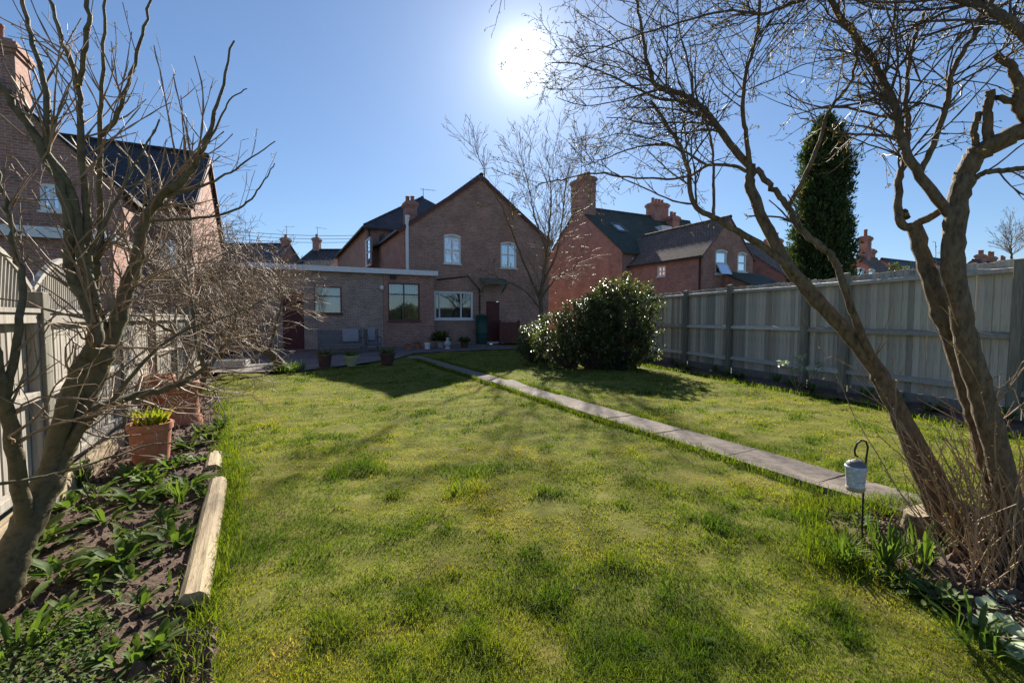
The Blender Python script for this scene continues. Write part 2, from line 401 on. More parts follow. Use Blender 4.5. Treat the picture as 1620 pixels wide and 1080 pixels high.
# ================================================================== SETTING: ground, lawn, beds, path, patio
GA = 26.5
FG = Frame(0, 0, GA)            # garden frame: s to the right, t down the garden
def inpoly(X, Y, poly):
    r = np.zeros(X.shape, bool); n = len(poly)
    for i in range(n):
        x0, y0 = poly[i]; x1, y1 = poly[(i + 1) % n]
        c = (y0 > Y) != (y1 > Y)
        with np.errstate(divide='ignore', invalid='ignore'):
            r ^= c & (X < (x1 - x0) * (Y - y0) / (y1 - y0 + 1e-12) + x0)
    return r
def hill(X, Y):
    return (0.018 * np.sin(X * 1.7 + 0.6 * np.sin(Y * 0.9)) * np.cos(Y * 1.3 + 0.7) + 0.010 * np.sin(X * 4.1 + Y * 2.3) * np.sin(Y * 3.7 - X)
            + 0.009 * np.sin(X * 9.3 - Y * 7.1) * np.cos(Y * 8.7 + X * 3) + 0.005 * np.sin(X * 19 + Y * 5 + 2 * np.sin(Y * 6)) * np.cos(Y * 17 - X * 7))
def fbm(X, Y, sc, seed=0):
    o = np.zeros_like(X); a = 1.0; g = np.random.default_rng(seed)
    for k in range(5):
        for j in range(3):
            th = g.uniform(0, 6.28); ph = g.uniform(0, 6.28)
            o += a * np.sin((X * math.cos(th) + Y * math.sin(th)) * sc * g.uniform(0.8, 1.3) + ph + 1.5 * np.sin((X * math.sin(th) - Y * math.cos(th)) * sc * 0.6 + ph * 2))
        a *= 0.55; sc *= 2.0
    return o / 3.6
def pxpoly(pts): return [tuple(gnd(*p)[:2]) for p in pts]

# fences (world xy)
RF0, RFD = np.array((6.22, 8.47)), np.array((-0.2396, 0.9709))
LF0, LFD = np.array((-3.47, 3.45)), np.array((-0.485, 0.8745))
def rf(t): return RF0 + RFD * t
def lf(t): return LF0 + LFD * t

garden = [tuple(lf(-6)), tuple(rf(-12)), tuple(rf(13.5)), tuple(FG.w((9.5, 23, 0))[:2]), tuple(FG.w((-1.6, 20, 0))[:2])]
BED_L = [tuple(lf(-5)), tuple(FG.w((-0.35, -1.5, 0))[:2]), tuple(FG.w((-0.42, 2.0, 0))[:2]), tuple(FG.w((-0.52, 4.6, 0))[:2]), tuple(FG.w((-0.75, 6.3, 0))[:2]), tuple(FG.w((-1.05, 9.5, 0))[:2]), tuple(lf(6.0))]
BED_R = pxpoly([(1300, 815), (1400, 800), (1480, 800), (1700, 850), (1900, 1000), (1760, 1100), (1560, 1010), (1440, 930), (1340, 880)])
BED_F = [tuple(rf(t) + np.array((-0.95 - 0.12 * math.sin(t * 1.7), -0.2))) for t in np.linspace(-6, 7.5, 20)] + [tuple(rf(13)), tuple(rf(-6))]
BARE = pxpoly([(285, 1010), (340, 1000), (335, 1080), (330, 1140), (215, 1140), (235, 1060)])
PATIO = pxpoly([(300, 592), (480, 588), (560, 578), (628, 568), (654, 560), (700, 557), (770, 554), (835, 552)]) + [tuple(FG.w((9.5, 23.6, 0))[:2]), tuple(FG.w((-1.6, 23.6, 0))[:2])]
PS0, PS1 = 3.86, 4.40          # path edges in garden s

def sheet(name, poly, z, m, step=None, amp=None, kind='structure', xr=None):
    mb = MB()
    if step is None:
        mb.poly([(x, y, z) for x, y in poly])
        o = mb.build(name, m)
    else:
        xs = [p[0] for p in poly]; ys = [p[1] for p in poly]
        gx = np.arange(min(xs), max(xs) + step, step); gy = np.arange(min(ys), max(ys) + step, step)
        X, Y = np.meshgrid(gx, gy); Z = z + amp(X, Y)
        idx = np.arange(X.size).reshape(X.shape)
        q = np.stack([idx[:-1, :-1], idx[:-1, 1:], idx[1:, 1:], idx[1:, :-1]], -1).reshape(-1, 4)
        cx, cy = (X[:-1, :-1] + step / 2).ravel(), (Y[:-1, :-1] + step / 2).ravel()
        q = q[inpoly(cx, cy, poly)]
        used, invq = np.unique(q, return_inverse=True)
        V = np.stack([X.ravel(), Y.ravel(), Z.ravel()], -1)[used]
        o = link(name, arrays_mesh(name, V, invq.reshape(-1, 4), None, m, True))
    o['kind'] = kind
    return o
sheet('ground', [(-300, -60), (300, -60), (300, 500), (-300, 500)], -0.09, M['field'])
sheet('lawn', garden, 0.0, M['lawn'], 0.08, hill)
for nm, pl in (('flower_bed', BED_L), ('flower_bed', BED_R), ('flower_bed', BED_F), ('soil_patch', BARE)):
    sheet(nm, pl, 0.022, M['soil'], 0.05, lambda X, Y: hill(X, Y) + 0.022 * fbm(X, Y, 5.0, 3) + 0.012 * fbm(X, Y, 17, 4))
sheet('patio', PATIO, 0.034, M['patio'])

# garden path of single concrete slabs
path = props(bpy.data.objects.new('path', None), kind='structure'); col.objects.link(path)
path.location = (0, 0, 0); path.rotation_euler = (0, 0, R(GA))
slab_meshes = []
for k in range(4):
    mb = MB(); L, W, T = 0.82 + 0.05 * k, PS1 - PS0 - 0.03, 0.07
    n = 5
    top = []
    for i in range(n + 1):
        e = 0.012 * random.uniform(-1, 1); f = 0.012 * random.uniform(-1, 1)
        top.append(((-W / 2 + e), -L / 2 + L * i / n, W / 2 + f))
    for i in range(n):
        a, b = top[i], top[i + 1]
        mb.hexa([(a[0], a[1], -T), (a[2], a[1], -T), (b[2], b[1], -T), (b[0], b[1], -T), (a[0] + .008, a[1], 0), (a[2] - .008, a[1], 0), (b[2] - .008, b[1], 0), (b[0] + .008, b[1], 0)])
    slab_meshes.append((mb.mesh('slab', M['slab']), L))
t = -0.6
while t < 15.6:
    me, L = random.choice(slab_meshes)
    o = link('slab', me, path)
    tilt = random.uniform(-1, 1) * R(0.8); z = 0.034 + random.uniform(-0.006, 0.006)
    if abs(t - 8.0) < 0.45: tilt = R(3.2); z = 0.05
    o.location = ((PS0 + PS1) / 2 + random.uniform(-.02, .02), t + L / 2, z)
    o.rotation_euler = (tilt, random.uniform(-1, 1) * R(0.8), random.uniform(-1, 1) * R(0.9))
    t += L + 0.018

# ================================================================== HOUSES
def wall(mb, O, d, L, top, holes=(), z0=0.0, xs=(), rev=0.12):
    """vertical wall with real openings; outward normal is d turned right; holes (s0,s1,z0,z1)"""
    O, d = np.array(O, float), np.array(d, float); n = np.array((d[1], -d[0]))
    def P(s, z, dep=0.0):
        q = O + d * s - n * dep; return (q[0], q[1], z)
    br = sorted({0.0, L, *xs, *[h[0] for h in holes], *[h[1] for h in holes]})
    br = [b for b in br if 0 <= b <= L]
    for a, b in zip(br[:-1], br[1:]):
        if b - a < 1e-4: continue
        hs = sorted([h for h in holes if h[0] <= a + 1e-5 and h[1] >= b - 1e-5], key=lambda h: h[2])
        z = z0
        for h in hs:
            if h[2] > z: mb.poly([P(a, z), P(b, z), P(b, h[2]), P(a, h[2])])
            z = h[3]
        mb.poly([P(a, z), P(b, z), P(b, top(b)), P(a, top(a))])
    for s0, s1, a, b in holes:
        mb.poly([P(s0, a), P(s0, a, rev), P(s0, b, rev), P(s0, b)])
        mb.poly([P(s1, a, rev), P(s1, a), P(s1, b), P(s1, b, rev)])
        mb.poly([P(s0, b), P(s0, b, rev), P(s1, b, rev), P(s1, b)])
        mb.poly([P(s0, a, rev), P(s0, a), P(s1, a), P(s1, a, rev)])

def window(parent, O, d, r, m='white', mull=(), tran=(), fw=0.06, dep=0.06, curtain=None, glass='glass', sill=True, arch=False, extra=None):
    """frame mesh with pane, curtain, sill as its pieces. mull/tran are fractions"""
    O, d = np.array(O, float), np.array(d, float); n = np.array((d[1], -d[0]))
    s0, s1, z0, z1 = r
    D3, N3, Z3 = np.array((d[0], d[1], 0)), np.array((n[0], n[1], 0)), np.array((0, 0, 1.0))
    def P(s, z, dp): q = O + d * s - n * dp; return np.array((q[0], q[1], z))
    mb = MB()
    def barv(s, w, a, b, dp=dep): mb.obox(P(s, (a + b) / 2, dp), D3 * w / 2, N3 * 0.035, Z3 * (b - a) / 2)
    def barh(z, w, a, b, dp=dep): mb.obox(P((a + b) / 2, z, dp + 0.002), D3 * (b - a) / 2, N3 * 0.032, Z3 * w / 2)
    barv(s0 + fw / 2, fw, z0, z1); barv(s1 - fw / 2, fw, z0, z1); barh(z0 + fw / 2, fw, s0 + fw, s1 - fw); barh(z1 - fw / 2, fw, s0 + fw, s1 - fw)
    for f in mull: barv(s0 + (s1 - s0) * f, fw * 0.8, z0 + fw, z1 - fw, dep + 0.004)
    for f in tran: barh(z0 + (z1 - z0) * f, fw * 0.8, s0 + fw, s1 - fw, dep + 0.001)
    if arch:   # segmental head: brick-coloured arch is in the wall; the frame's head bows up
        k = 6
        for i in range(k):
            a0, a1 = i / k, (i + 1) / k
            h = lambda f: 0.09 * (1 - (2 * f - 1) ** 2)
            mb.bar(P(s0 + (s1 - s0) * a0, z1 + h(a0) - 0.02, dep - 0.055), P(s0 + (s1 - s0) * a1, z1 + h(a1) - 0.02, dep - 0.055), 0.07, 0.09)
    w = mb.build('window', M[m], parent)
    g = MB(); g.obox(P((s0 + s1) / 2, (z0 + z1) / 2, dep + 0.01), D3 * ((s1 - s0) / 2 - 0.02), N3 * 0.004, Z3 * ((z1 - z0) / 2 - 0.02))
    g.build('pane', M[glass], w)
    if curtain:
        for (fa, fb, za, zb, mm) in curtain:
            c = MB(); k = max(6, int((fb - fa) * (s1 - s0) / 0.06))
            for i in range(k):
                fa0 = fa + (fb - fa) * i / k; fa1 = fa + (fb - fa) * (i + 1) / k
                dp0, dp1 = dep + 0.10 + 0.02 * (i % 2), dep + 0.10 + 0.02 * ((i + 1) % 2)
                A, B = s0 + (s1 - s0) * fa0, s0 + (s1 - s0) * fa1
                zz0, zz1 = z0 + (z1 - z0) * za, z0 + (z1 - z0) * zb
                c.poly([P(A, zz0, dp0), P(B, zz0, dp1), P(B, zz1, dp1), P(A, zz1, dp0)])
            c.build('curtain', M[mm], w, True)
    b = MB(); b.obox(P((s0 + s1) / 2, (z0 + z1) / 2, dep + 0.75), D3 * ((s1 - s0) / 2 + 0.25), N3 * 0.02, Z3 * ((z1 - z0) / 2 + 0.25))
    b.build('dark_backing', M['room'], w)  # backing panel behind the glass; the unlit room's darkness is in its colour
    if sill:
        sb = MB(); sb.obox(P((s0 + s1) / 2, z0 - 0.035, -0.01), D3 * ((s1 - s0) / 2 + 0.05), N3 * 0.07, Z3 * 0.03); sb.build('sill', M[m], w)
    return w

def slab_roof(mb, quad, th=0.10):
    """roof plane from 4 (or 3) top points, given ccw seen from outside, with thickness below"""
    k = len(quad); t = [np.array(q, float) for q in quad]; b = [q - np.array((0, 0, th)) for q in t]
    mb.poly(t); mb.poly(b[::-1])
    for i in range(k): j = (i + 1) % k; mb.poly([b[i], b[j], t[j], t[i]])

def chimney(parent, x, y, w, dp, z0, z1, m, pots=2, along='y', ph=0.45):
    mb = MB(); mb.box(x - w / 2, x + w / 2, y - dp / 2, y + dp / 2, z0, z1 - 0.38)
    for i, e in enumerate((0.05, 0.10, 0.06)):
        mb.box(x - w / 2 - e, x + w / 2 + e, y - dp / 2 - e, y + dp / 2 + e, z1 - 0.38 + i * 0.1 + 0.001 * i, z1 - 0.28 + i * 0.1)
    mb.box(x - w / 2 + .03, x + w / 2 - .03, y - dp / 2 + .03, y + dp / 2 - .03, z1 - 0.08, z1)
    c = mb.build('chimney', M[m], parent)
    for i in range(pots):
        f = (i + 0.5) / pots - 0.5
        px, py = (x + f * w * 0.9, y) if along == 'x' else (x, y + f * dp * 0.9)
        p = MB(); r = 0.12; hh = ph * random.uniform(0.85, 1.15)
        p.lathe([(r * 1.1, 0), (r * 1.05, 0.05), (r * 0.92, hh * 0.8), (r * 1.12, hh * 0.84), (r * 1.12, hh * 0.95), (r * 0.8, hh), (r * 0.7, hh - 0.1)], 10, (px, py, z1 - 0.01))
        p.build('pot', M['pot_clay'], c, True)
    return c
def aerial(parent, x, y, z0, h, ang, n=5):
    mb = MB(); mb.tube([(x, y, z0), (x, y, z0 + h)], 0.02, 6)
    c, s_ = math.cos(ang), math.sin(ang); L = 0.9
    mb.tube([(x - c * 0.2, y - s_ * 0.2, z0 + h - 0.05), (x + c * L, y + s_ * L, z0 + h - 0.12)], 0.014, 5)
    for i in range(n):
        f = -0.15 + i * (L + 0.1) / n; q = np.array((x + c * f, y + s_ * f, z0 + h - 0.07 - 0.05 * i / n)); e = np.array((-s_, c, 0)) * 0.16
        mb.tube([q - e, q + e], 0.008, 4)
    return mb.build('aerial', M['metal'], parent)
def ridge_tiles(parent, p, q, m, r=0.11):
    mb = MB(); p, q = np.array(p, float), np.array(q, float); L = np.linalg.norm(q - p); k = max(2, int(L / 0.45))
    for i in range(k):
        a, b = p + (q - p) * (i / k), p + (q - p) * ((i + 0.94) / k)
        mb.tube([a, b], (r, r * 0.93), 8)
    return mb.build('ridge_tiles', M[m], parent)

# ---------------- the house at the end of the garden
O1 = at(762, 544.2, 24.5)
F1 = Frame(O1[0], O1[1], 27.0)
house = thing('brick_house', (O1[0], O1[1], 0), R(27), 'brown brick gabled house with a low flat roofed extension at the end of the lawn', 'house')
HW, EV, AP, WL = 4.21, 5.80, 8.82, 6.8
def gtop(s): return EV + (AP - EV) * (1 - abs(s - HW) / HW)
fO, fd = (-HW, 0.0), (1.0, 0.0)
r_u1 = F1.rect(702, 374, 729, 417, fO, fd)
r_u2 = F1.rect(792, 386, 817, 424, fO, fd)
r_k = F1.rect(687, 461, 748, 505, fO, fd)
r_d = F1.rect(769, 458, 790, 548, fO, fd); r_d = (r_d[0], r_d[1], 0.12, min(r_d[3], 2.3))
mb = MB()
wall(mb, fO, fd, 2 * HW, gtop, [r_u1, r_u2, r_k, r_d], xs=(HW,))
wall(mb, (-HW, WL), (0, -1), WL, lambda s: EV)
wall(mb, (HW, 0), (0, 1), WL, lambda s: EV)
mb.build('wall', M['brick'], house)
rb = MB(); ov = 0.22; sl = (AP - EV) / HW; yo = -0.10
slab_roof(rb, [(-HW - ov, yo, EV - sl * ov + .12), (0, yo, AP + .12), (0, WL + 3.2, AP + .12), (-HW - ov, WL + 3.2, EV - sl * ov + .12)][::-1])
slab_roof(rb, [(HW + ov, yo, EV - sl * ov + .12), (HW + ov, WL + 3.2, EV - sl * ov + .12), (0.002, WL + 3.2, AP + .12), (0.002, yo, AP + .12)][::-1])
rf1 = rb.build('roof', M['slate'], house)
ridge_tiles(rf1, (0, yo, AP + .13), (0, WL + 2, AP + .13), 'slate')
vb = MB()
for sx in (-1, 1): vb.bar((sx * (HW + ov), yo - .02, EV - sl * ov - 0.03), (0, yo - .02, AP - .03), 0.05, 0.12)
vb.build('verge_board', M['redwood'], house)
# arched brick heads, soldier bricks
for r in (r_u1, r_u2):
    h = MB(); k = 9
    for i in range(k):
        f0 = i / k; f1 = (i + .9) / k
        z = lambda f: r[3] + 0.09 * (1 - (2 * f - 1) ** 2) + 0.02
        A, B = r[0] - .05 + (r[1] - r[0] + .1) * f0 - HW, r[0] - .05 + (r[1] - r[0] + .1) * f1 - HW
        h.hexa([(A, -.012, z(f0)), (B, -.012, z(f1)), (B, .03, z(f1)), (A, .03, z(f0)), (A, -.012, z(f0) + .21), (B, -.012, z(f1) + .21), (B, .03, z(f1) + .21), (A, .03, z(f0) + .21)])
    h.build('window_arch', M['brick_red'], house)
window(house, fO, fd, r_u1, 'white', (0.5,), (0.5,), 0.075, 0.05, [(0, 1, 0.5, 1.0, 'curtain')], 'glass_sky', arch=True)
window(house, fO, fd, r_u2, 'white', (0.5,), (0.55,), 0.08, 0.05, [(0, 1, 0.0, 1.0, 'curtain')], 'glass_sky', arch=True)
window(house, fO, fd, r_k, 'white', (0.13, 0.69), (), 0.09, 0.04, None, 'glass', extra=None)
mb = MB(); x0, x1 = r_d[0] - HW, r_d[1] - HW
mb.box(x0 + .02, x1 - .02, 0.07, 0.11, 0.12, r_d[3] - .02)
for a, b in ((0.25, 0.95), (1.15, 1.95)):
    mb.box(x0 + .12, x1 - .12, 0.055, 0.072, a, b)
dr = mb.build('door', M['maroon'], house)
mb = MB(); mb.tube([(x0 + .1, 0.07, 1.1), (x0 + .1, 0.02, 1.1), (x0 + .2, 0.02, 1.1)], 0.012, 6); mb.build('handle', M['metal'], dr)
mb = MB(); mb.box(x0 - .1, x1 + .1, -0.4, 0.0, 0.034, 0.12); mb.build('doorstep', M['concrete'], house)
s_, z_ = F1.on_wall(778, 446, fO, fd)
mb = MB(); cx = s_ - HW
slab_roof(mb, [(cx - .75, -.75, z_ - .1), (cx + .75, -.75, z_ - .1), (cx + .75, 0.0, z_ + .22), (cx - .75, 0.0, z_ + .22)], .07)
for sx in (-.6, .6): mb.bar((cx + sx, -.6, z_ - .14), (cx + sx, -.03, z_ - .55), .06, .06)
mb.build('porch_canopy', M['moss_wood'], house)
# white flue and drainpipes
s_, zt = F1.on_wall(643, 341, fO, fd)
mb = MB(); mb.tube([(s_ - HW, -.09, 2.9), (s_ - HW, -.09, zt)], 0.085, 10); mb.build('flue_pipe', M['white'], house, True)
s_, zt = F1.on_wall(754, 455, fO, fd)
mb = MB(); mb.tube([(s_ - HW + .15, -.06, 0.1), (s_ - HW + .15, -.06, 2.9), (s_ - HW - .5, -.05, 3.6), (s_ - HW - 2.2, -.05, 3.35)], 0.035, 7); mb.build('waste_pipe', M['black'], house, True)
# rear block with hipped roof
BX0, BX1, BY0, BY1, BE, BR_ = -4.83, 3.9, WL - .3, 22.0, 7.03, 9.93
mb = MB()
wall(mb, (BX0, BY0), (1, 0), BX1 - BX0, lambda s: BE)
r_b = F1.rect(585, 377, 578, 421, (BX0, BY0), (0, 1)); r_b = (min(r_b[0], r_b[1]), max(r_b[0], r_b[1]), r_b[2], r_b[3])
Lb = BY1 - BY0
r_b2 = (Lb - r_b[1], Lb - r_b[0], r_b[2], r_b[3])
wall(mb, (BX0, BY1), (0, -1), Lb, lambda s: BE, [r_b2])
wall(mb, (BX1, BY0), (0, 1), Lb, lambda s: BE); wall(mb, (BX1, BY1), (-1, 0), BX1 - BX0, lambda s: BE)
mb.build('wall', M['brick'], house)
window(house, (BX0, BY1), (0, -1), r_b2, 'white', (), (0.5,), 0.09, 0.04, [(0, 1, 0.5, 1, 'curtain')], 'glass_sky')
xm = (BX0 + BX1) / 2; e = 0.3; hb = BY0 + 2.95
rb = MB(); ez = BE - 0.1
A, B, C_, D_ = (BX0 - e, BY0 - e, ez), (BX1 + e, BY0 - e, ez), (BX1 + e, BY1 + e, ez), (BX0 - e, BY1 + e, ez)
E_, G_ = (xm, hb, BR_), (xm, BY1 - 2.95, BR_)
slab_roof(rb, [A, B, E_]); slab_roof(rb, [A, E_, G_, D_]); slab_roof(rb, [B, C_, G_, E_]); slab_roof(rb, [C_, D_, G_])
rf2 = rb.build('roof', M['slate'], house); ridge_tiles(rf2, E_, G_, 'slate')
ridge_tiles(rf2, np.array(A) + (0.15, 0.15, .1), E_, 'slate', .09)
mb = MB(); mb.bar((BX0 - e, BY0 - e, ez - .1), (BX0 - e, BY1, ez - .1), .1, .1); mb.bar((BX0 - e, BY0 - e, ez - .1), (-HW, BY0 - e, ez - .1), .1, .1); mb.bar((-HW - ov, 0, EV - .1), (-HW - ov, BY0, EV - .1), .1, .1); mb.build('gutter', M['black'], house)
mb = MB(); mb.tube([(BX0 + .15, BY0 - .08, 3), (BX0 + .15, BY0 - .08, ez - .1)], .045, 7); mb.build('downpipe', M['black'], house)
lx, lz = F1.on_wall(652, 312, (-HW, 4.4), fd)
chimney(house, lx - HW, 4.9, 0.65, 0.75, 4.6, lz - .15, 'brick_red', 2, 'x', 0.35)
lx, lz = F1.on_wall(672, 296, (-HW, hb), fd)
aerial(house, lx - HW, hb + .4, BR_ - .5, lz - BR_ + .5, R(-20))
# flat roofed extension
EY = -0.82; ex1 = F1.on_wall(686, 500, (0, EY), fd)[0]; ex0 = ex1 - 9.4; EZ = 3.47
eO = (ex0, EY)
r_w1 = F1.rect(496, 453, 541, 496, eO, fd)
r_w2 = F1.rect(613, 448, 664, 507, eO, fd)
r_ed = F1.rect(446, 462, 482, 556, eO, fd); r_ed = (r_ed[0], r_ed[1], 0.05, r_ed[3])
mb = MB()
wall(mb, eO, fd, ex1 - ex0, lambda s: EZ, [r_w1, r_w2, r_ed])
wall(mb, (ex1, EY), (0, 1), -EY - .002, lambda s: EZ); wall(mb, (ex0, 5.5), (0, -1), 5.5 - EY, lambda s: EZ)
wall(mb, (-HW - .003, 5.5), (-1, 0), -HW - ex0, lambda s: EZ)
mb.build('wall', M['brick_ext'], house)
# projecting brick pier panel round the right hand window
pa = F1.on_wall(607, 500, eO, fd)[0]
mb = MB(); wall(mb, (ex0 + pa, EY - .06), fd, ex1 - ex0 - pa - .002, lambda s: EZ - .02, [(r_w2[0] - pa, r_w2[1] - pa, r_w2[2], r_w2[3])], rev=.07)
wall(mb, (ex0 + pa, EY), (0, -1), .06, lambda s: EZ - .02)
mb.build('wall', M['brick_left'], house)
mb = MB(); mb.box(ex0 - .3, -HW - .01, EY - .28, 5.7, EZ + .005, EZ + .17); mb.box(-HW - .01, ex1 + .12, EY - .28, -.01, EZ + .0051, EZ + .1701); mb.build('roof', M['roof_felt'], house)
mb = MB(); mb.box(ex0 - .32, ex1 + .14, EY - .32, EY - .283, EZ - .03, EZ + .20); mb.box(ex1 + .121, ex1 + .15, EY - .282, -.02, EZ - .03, EZ + .20)
mb.build('fascia_board', M['white'], house)
mb = MB(); mb.box(ex0 - .3, ex1 + .1, EY - .28, EY - .005, EZ - .02, EZ + .003); mb.build('soffit', M['white'], house)
window(house, eO, fd, r_w1, 'redwood', (), (0.64,), 0.05, 0.05, [(0, 1, 0, 1, 'curtain')], 'glass')
window(house, (eO[0], EY - .06), fd, r_w2, 'redwood', (0.5,), (0.70,), 0.06, 0.06, [(0.0, 0.42, 0, .68, 'drape'), (0.55, 0.97, 0, .68, 'drape'), (0.46, 0.54, 0, .68, 'curtain'), (0, 1, .68, 1, 'curtain')], 'glass')
a, b = ex0 + r_ed[0], ex0 + r_ed[1]
mb = MB(); mb.box(a + .01, b - .01, EY + .06, EY + .10, .05, r_ed[3] - .01)
for i in range(7): mb.box(a + .05 + i * (b - a - .1) / 7 + .008, a + .05 + (i + 1) * (b - a - .1) / 7 - .008, EY + .045, EY + .062, .12, r_ed[3] - .08)
dr = mb.build('door', M['maroon'], house)
mb = MB(); mb.tube([(b - .12, EY + .05, 1.05), (b - .12, EY, 1.05), (b - .24, EY, 1.05)], .012, 6); mb.build('handle', M['metal'], dr)
s_, z_ = F1.on_wall(603, 455, eO, fd)
mb = MB(); mb.lathe([(0.0, .1), (.06, .09), (.1, .04), (.105, -.03), (.08, -.10), (0.0, -.13)], 12, (ex0 + s_, EY - .12, z_)); lampo = mb.build('wall_lamp', M['white'], house, True)
mb = MB(); mb.box(ex0 + s_ - .05, ex0 + s_ + .05, EY - .06, EY - .001, z_ - .03, z_ + .03); mb.build('bracket', M['black'], lampo)
s_, z_ = F1.on_wall(621, 438, eO, fd)
mb = MB(); mb.box(ex0 + s_ - .13, ex0 + s_ + .13, EY - .2, EY - .061, z_ - .1, z_ + .06); mb.build('security_light', M['black'], house)

# ---------------- neighbour on the right: gable end with big chimney, rear wing with two arched windows
pA = at(1155, 347, 25.8)
F2 = Frame(pA[0], pA[1], 27.0)
h2 = thing('terraced_house', (pA[0], pA[1], 0), R(27), 'red brick end terrace with mossy roof, skylight and tall chimney on its gable', 'house', 'terraced houses beyond the right fence')
ww, we, wa, wl_ = 2.05, 4.85, 6.95, 5.9
wO = (-ww, 0.0)
q1 = F2.rect(1132, 398, 1149, 434, wO, fd); q2 = F2.rect(1167, 402, 1180, 430, wO, fd)
sO = (-ww, wl_); q3 = F2.rect(1053, 421, 1040, 437, sO, (0, -1)); q3 = (min(q3[:2]), max(q3[:2]), q3[2], q3[3])
MX0, MX1, MD, ME, MR = -2.65, 9.0, 10.0, 5.75, 9.55
q4 = F2.rect(1000, 408, 1015, 440, (MX0, wl_), fd)
mb = MB()
wall(mb, wO, fd, 2 * ww, lambda s: we + (wa - we) * (1 - abs(s - ww) / ww), [q1, q2], xs=(ww,))
wall(mb, sO, (0, -1), wl_, lambda s: we, [q3]); wall(mb, (ww, 0), (0, 1), wl_, lambda s: we)
mb.build('wall', M['brick_red'], h2)
mb = MB()
wall(mb, (MX0, wl_), fd, MX1 - MX0, lambda s: ME, [q4])
wall(mb, (MX0, wl_ + MD), (0, -1), MD, lambda s: ME + (MR - ME) * (1 - abs(s - MD / 2) / (MD / 2)), xs=(MD / 2,))
wall(mb, (MX1, wl_), (0, 1), MD, lambda s: ME + (MR - ME) * (1 - abs(s - MD / 2) / (MD / 2)), xs=(MD / 2,))
wall(mb, (MX1, wl_ + MD), (-1, 0), MX1 - MX0, lambda s: ME)
mb.build('wall', M['brick_red'], h2)
rb = MB(); k2 = (wa - we) / ww; o2 = .18
slab_roof(rb, [(-ww - o2, -.06, we - k2 * o2 + .1), (0, -.06, wa + .1), (0, wl_ + 1.4, wa + .1), (-ww - o2, wl_ + 1.4, we - k2 * o2 + .1)][::-1])
slab_roof(rb, [(ww + o2, -.06, we - k2 * o2 + .1), (ww + o2, wl_ + 1.4, we - k2 * o2 + .1), (.002, wl_ + 1.4, wa + .1), (.002, -.06, wa + .1)][::-1])
r2 = rb.build('roof', M['tile'], h2); ridge_tiles(r2, (0, -.06, wa + .11), (0, wl_ + 1, wa + .11), 'tile')
rb = MB(); km = (MR - ME) / (MD / 2)
slab_roof(rb, [(MX0 - .08, wl_ - .25, ME - km * .25 + .1), (MX1, wl_ - .25, ME - km * .25 + .1), (MX1, wl_ + MD / 2, MR + .1), (MX0 - .08, wl_ + MD / 2, MR + .1)])
slab_roof(rb, [(MX0 - .08, wl_ + MD / 2 + .002, MR + .1), (MX1, wl_ + MD / 2 + .002, MR + .1), (MX1, wl_ + MD + .25, ME - km * .25 + .1), (MX0 - .08, wl_ + MD + .25, ME - km * .25 + .1)])
r2 = rb.build('roof', M['slate_moss'], h2); ridge_tiles(r2, (MX0 + 1.0, wl_ + MD / 2, MR + .11), (MX1, wl_ + MD / 2, MR + .11), 'slate')
def on_slope(F, px, py, y0, z0, k):
    """pixel -> local point on the roof plane z = z0 + k*(y-y0)"""
    o = F.l((0, 0, CH)); r = F.m.T @ ray(px, py)
    t_ = (z0 + k * (o[1] - y0) - o[2]) / (r[2] - k * r[1]); return o + r * t_
p = on_slope(F2, 979, 361, wl_, ME + .1, km)
nn = np.array((0, -km, 1)) / math.hypot(km, 1); ax, ay = np.array((1, 0, 0.)), np.array((0, 1, km)) / math.hypot(km, 1)
mb = MB()
for sx in (-1, 1): mb.obox(p + ax * sx * .42 + nn * .05, ax * .05, ay * .6, nn * .06)
for sy in (-1, 1): mb.obox(p + ay * sy * .55 + nn * .05, ax * .37, ay * .05, nn * .058)
sk = mb.build('skylight', M['lead'], h2)
mb = MB(); mb.obox(p + nn * .05, ax * .4, ay * .52, nn * .01); mb.build('pane', M['glass_sky'], sk)
chimney(h2, MX0 + .47, wl_ + MD / 2, .9, 1.9, ME + 1.0, 11.75, 'brick_red', 4, 'y', .4)
px_, pz_ = F2.on_wall(1040, 322, (0, wl_ + MD / 2), fd); chimney(h2, px_, wl_ + MD / 2, 1.5, 1.0, 7.8, pz_, 'brick_red', 4, 'x', .4)
px_, pz_ = F2.on_wall(1066, 342, (0, wl_ + 3.8), fd); chimney(h2, px_, wl_ + 3.9, .75, .7, 7.0, pz_, 'brick_red', 2, 'x', .35)
p = on_slope(F2, 1054, 369, wl_, ME + .1, km)
mb = MB(); mb.box(p[0] - .5, p[0] + .5, p[1] - .05, p[1] + 1.2, p[2] - .3, p[2] + .55); mb.build('dormer', M['white'], h2)
aerial(h2, MX0 + .5, wl_ + MD / 2 + .3, 11.4, 3.2, R(160)); 
window(h2, wO, fd, q1, 'white', (), (.5,), .09, .04, [(0, 1, 0, 1, 'curtain')], 'glass_sky', arch=True)
window(h2, wO, fd, q2, 'white', (), (.5,), .09, .04, [(0, 1, 0, 1, 'curtain')], 'glass_sky', arch=True)
window(h2, sO, (0, -1), q3, 'white', (.5,), (.5,), .09, .04, None, 'glass')
window(h2, (MX0, wl_), fd, q4, 'white', (), (.5,), .1, .04, [(0, 1, .5, 1, 'curtain')], 'glass_sky')
mb = MB(); mb.tube([(-ww - .06, .2, .2), (-ww - .06, .2, we - .15)], .05, 7); mb.bar((-ww - .2, -.05, we - .12), (-ww - .2, wl_, we - .12), .1, .1); mb.build('downpipe', M['black'], h2)
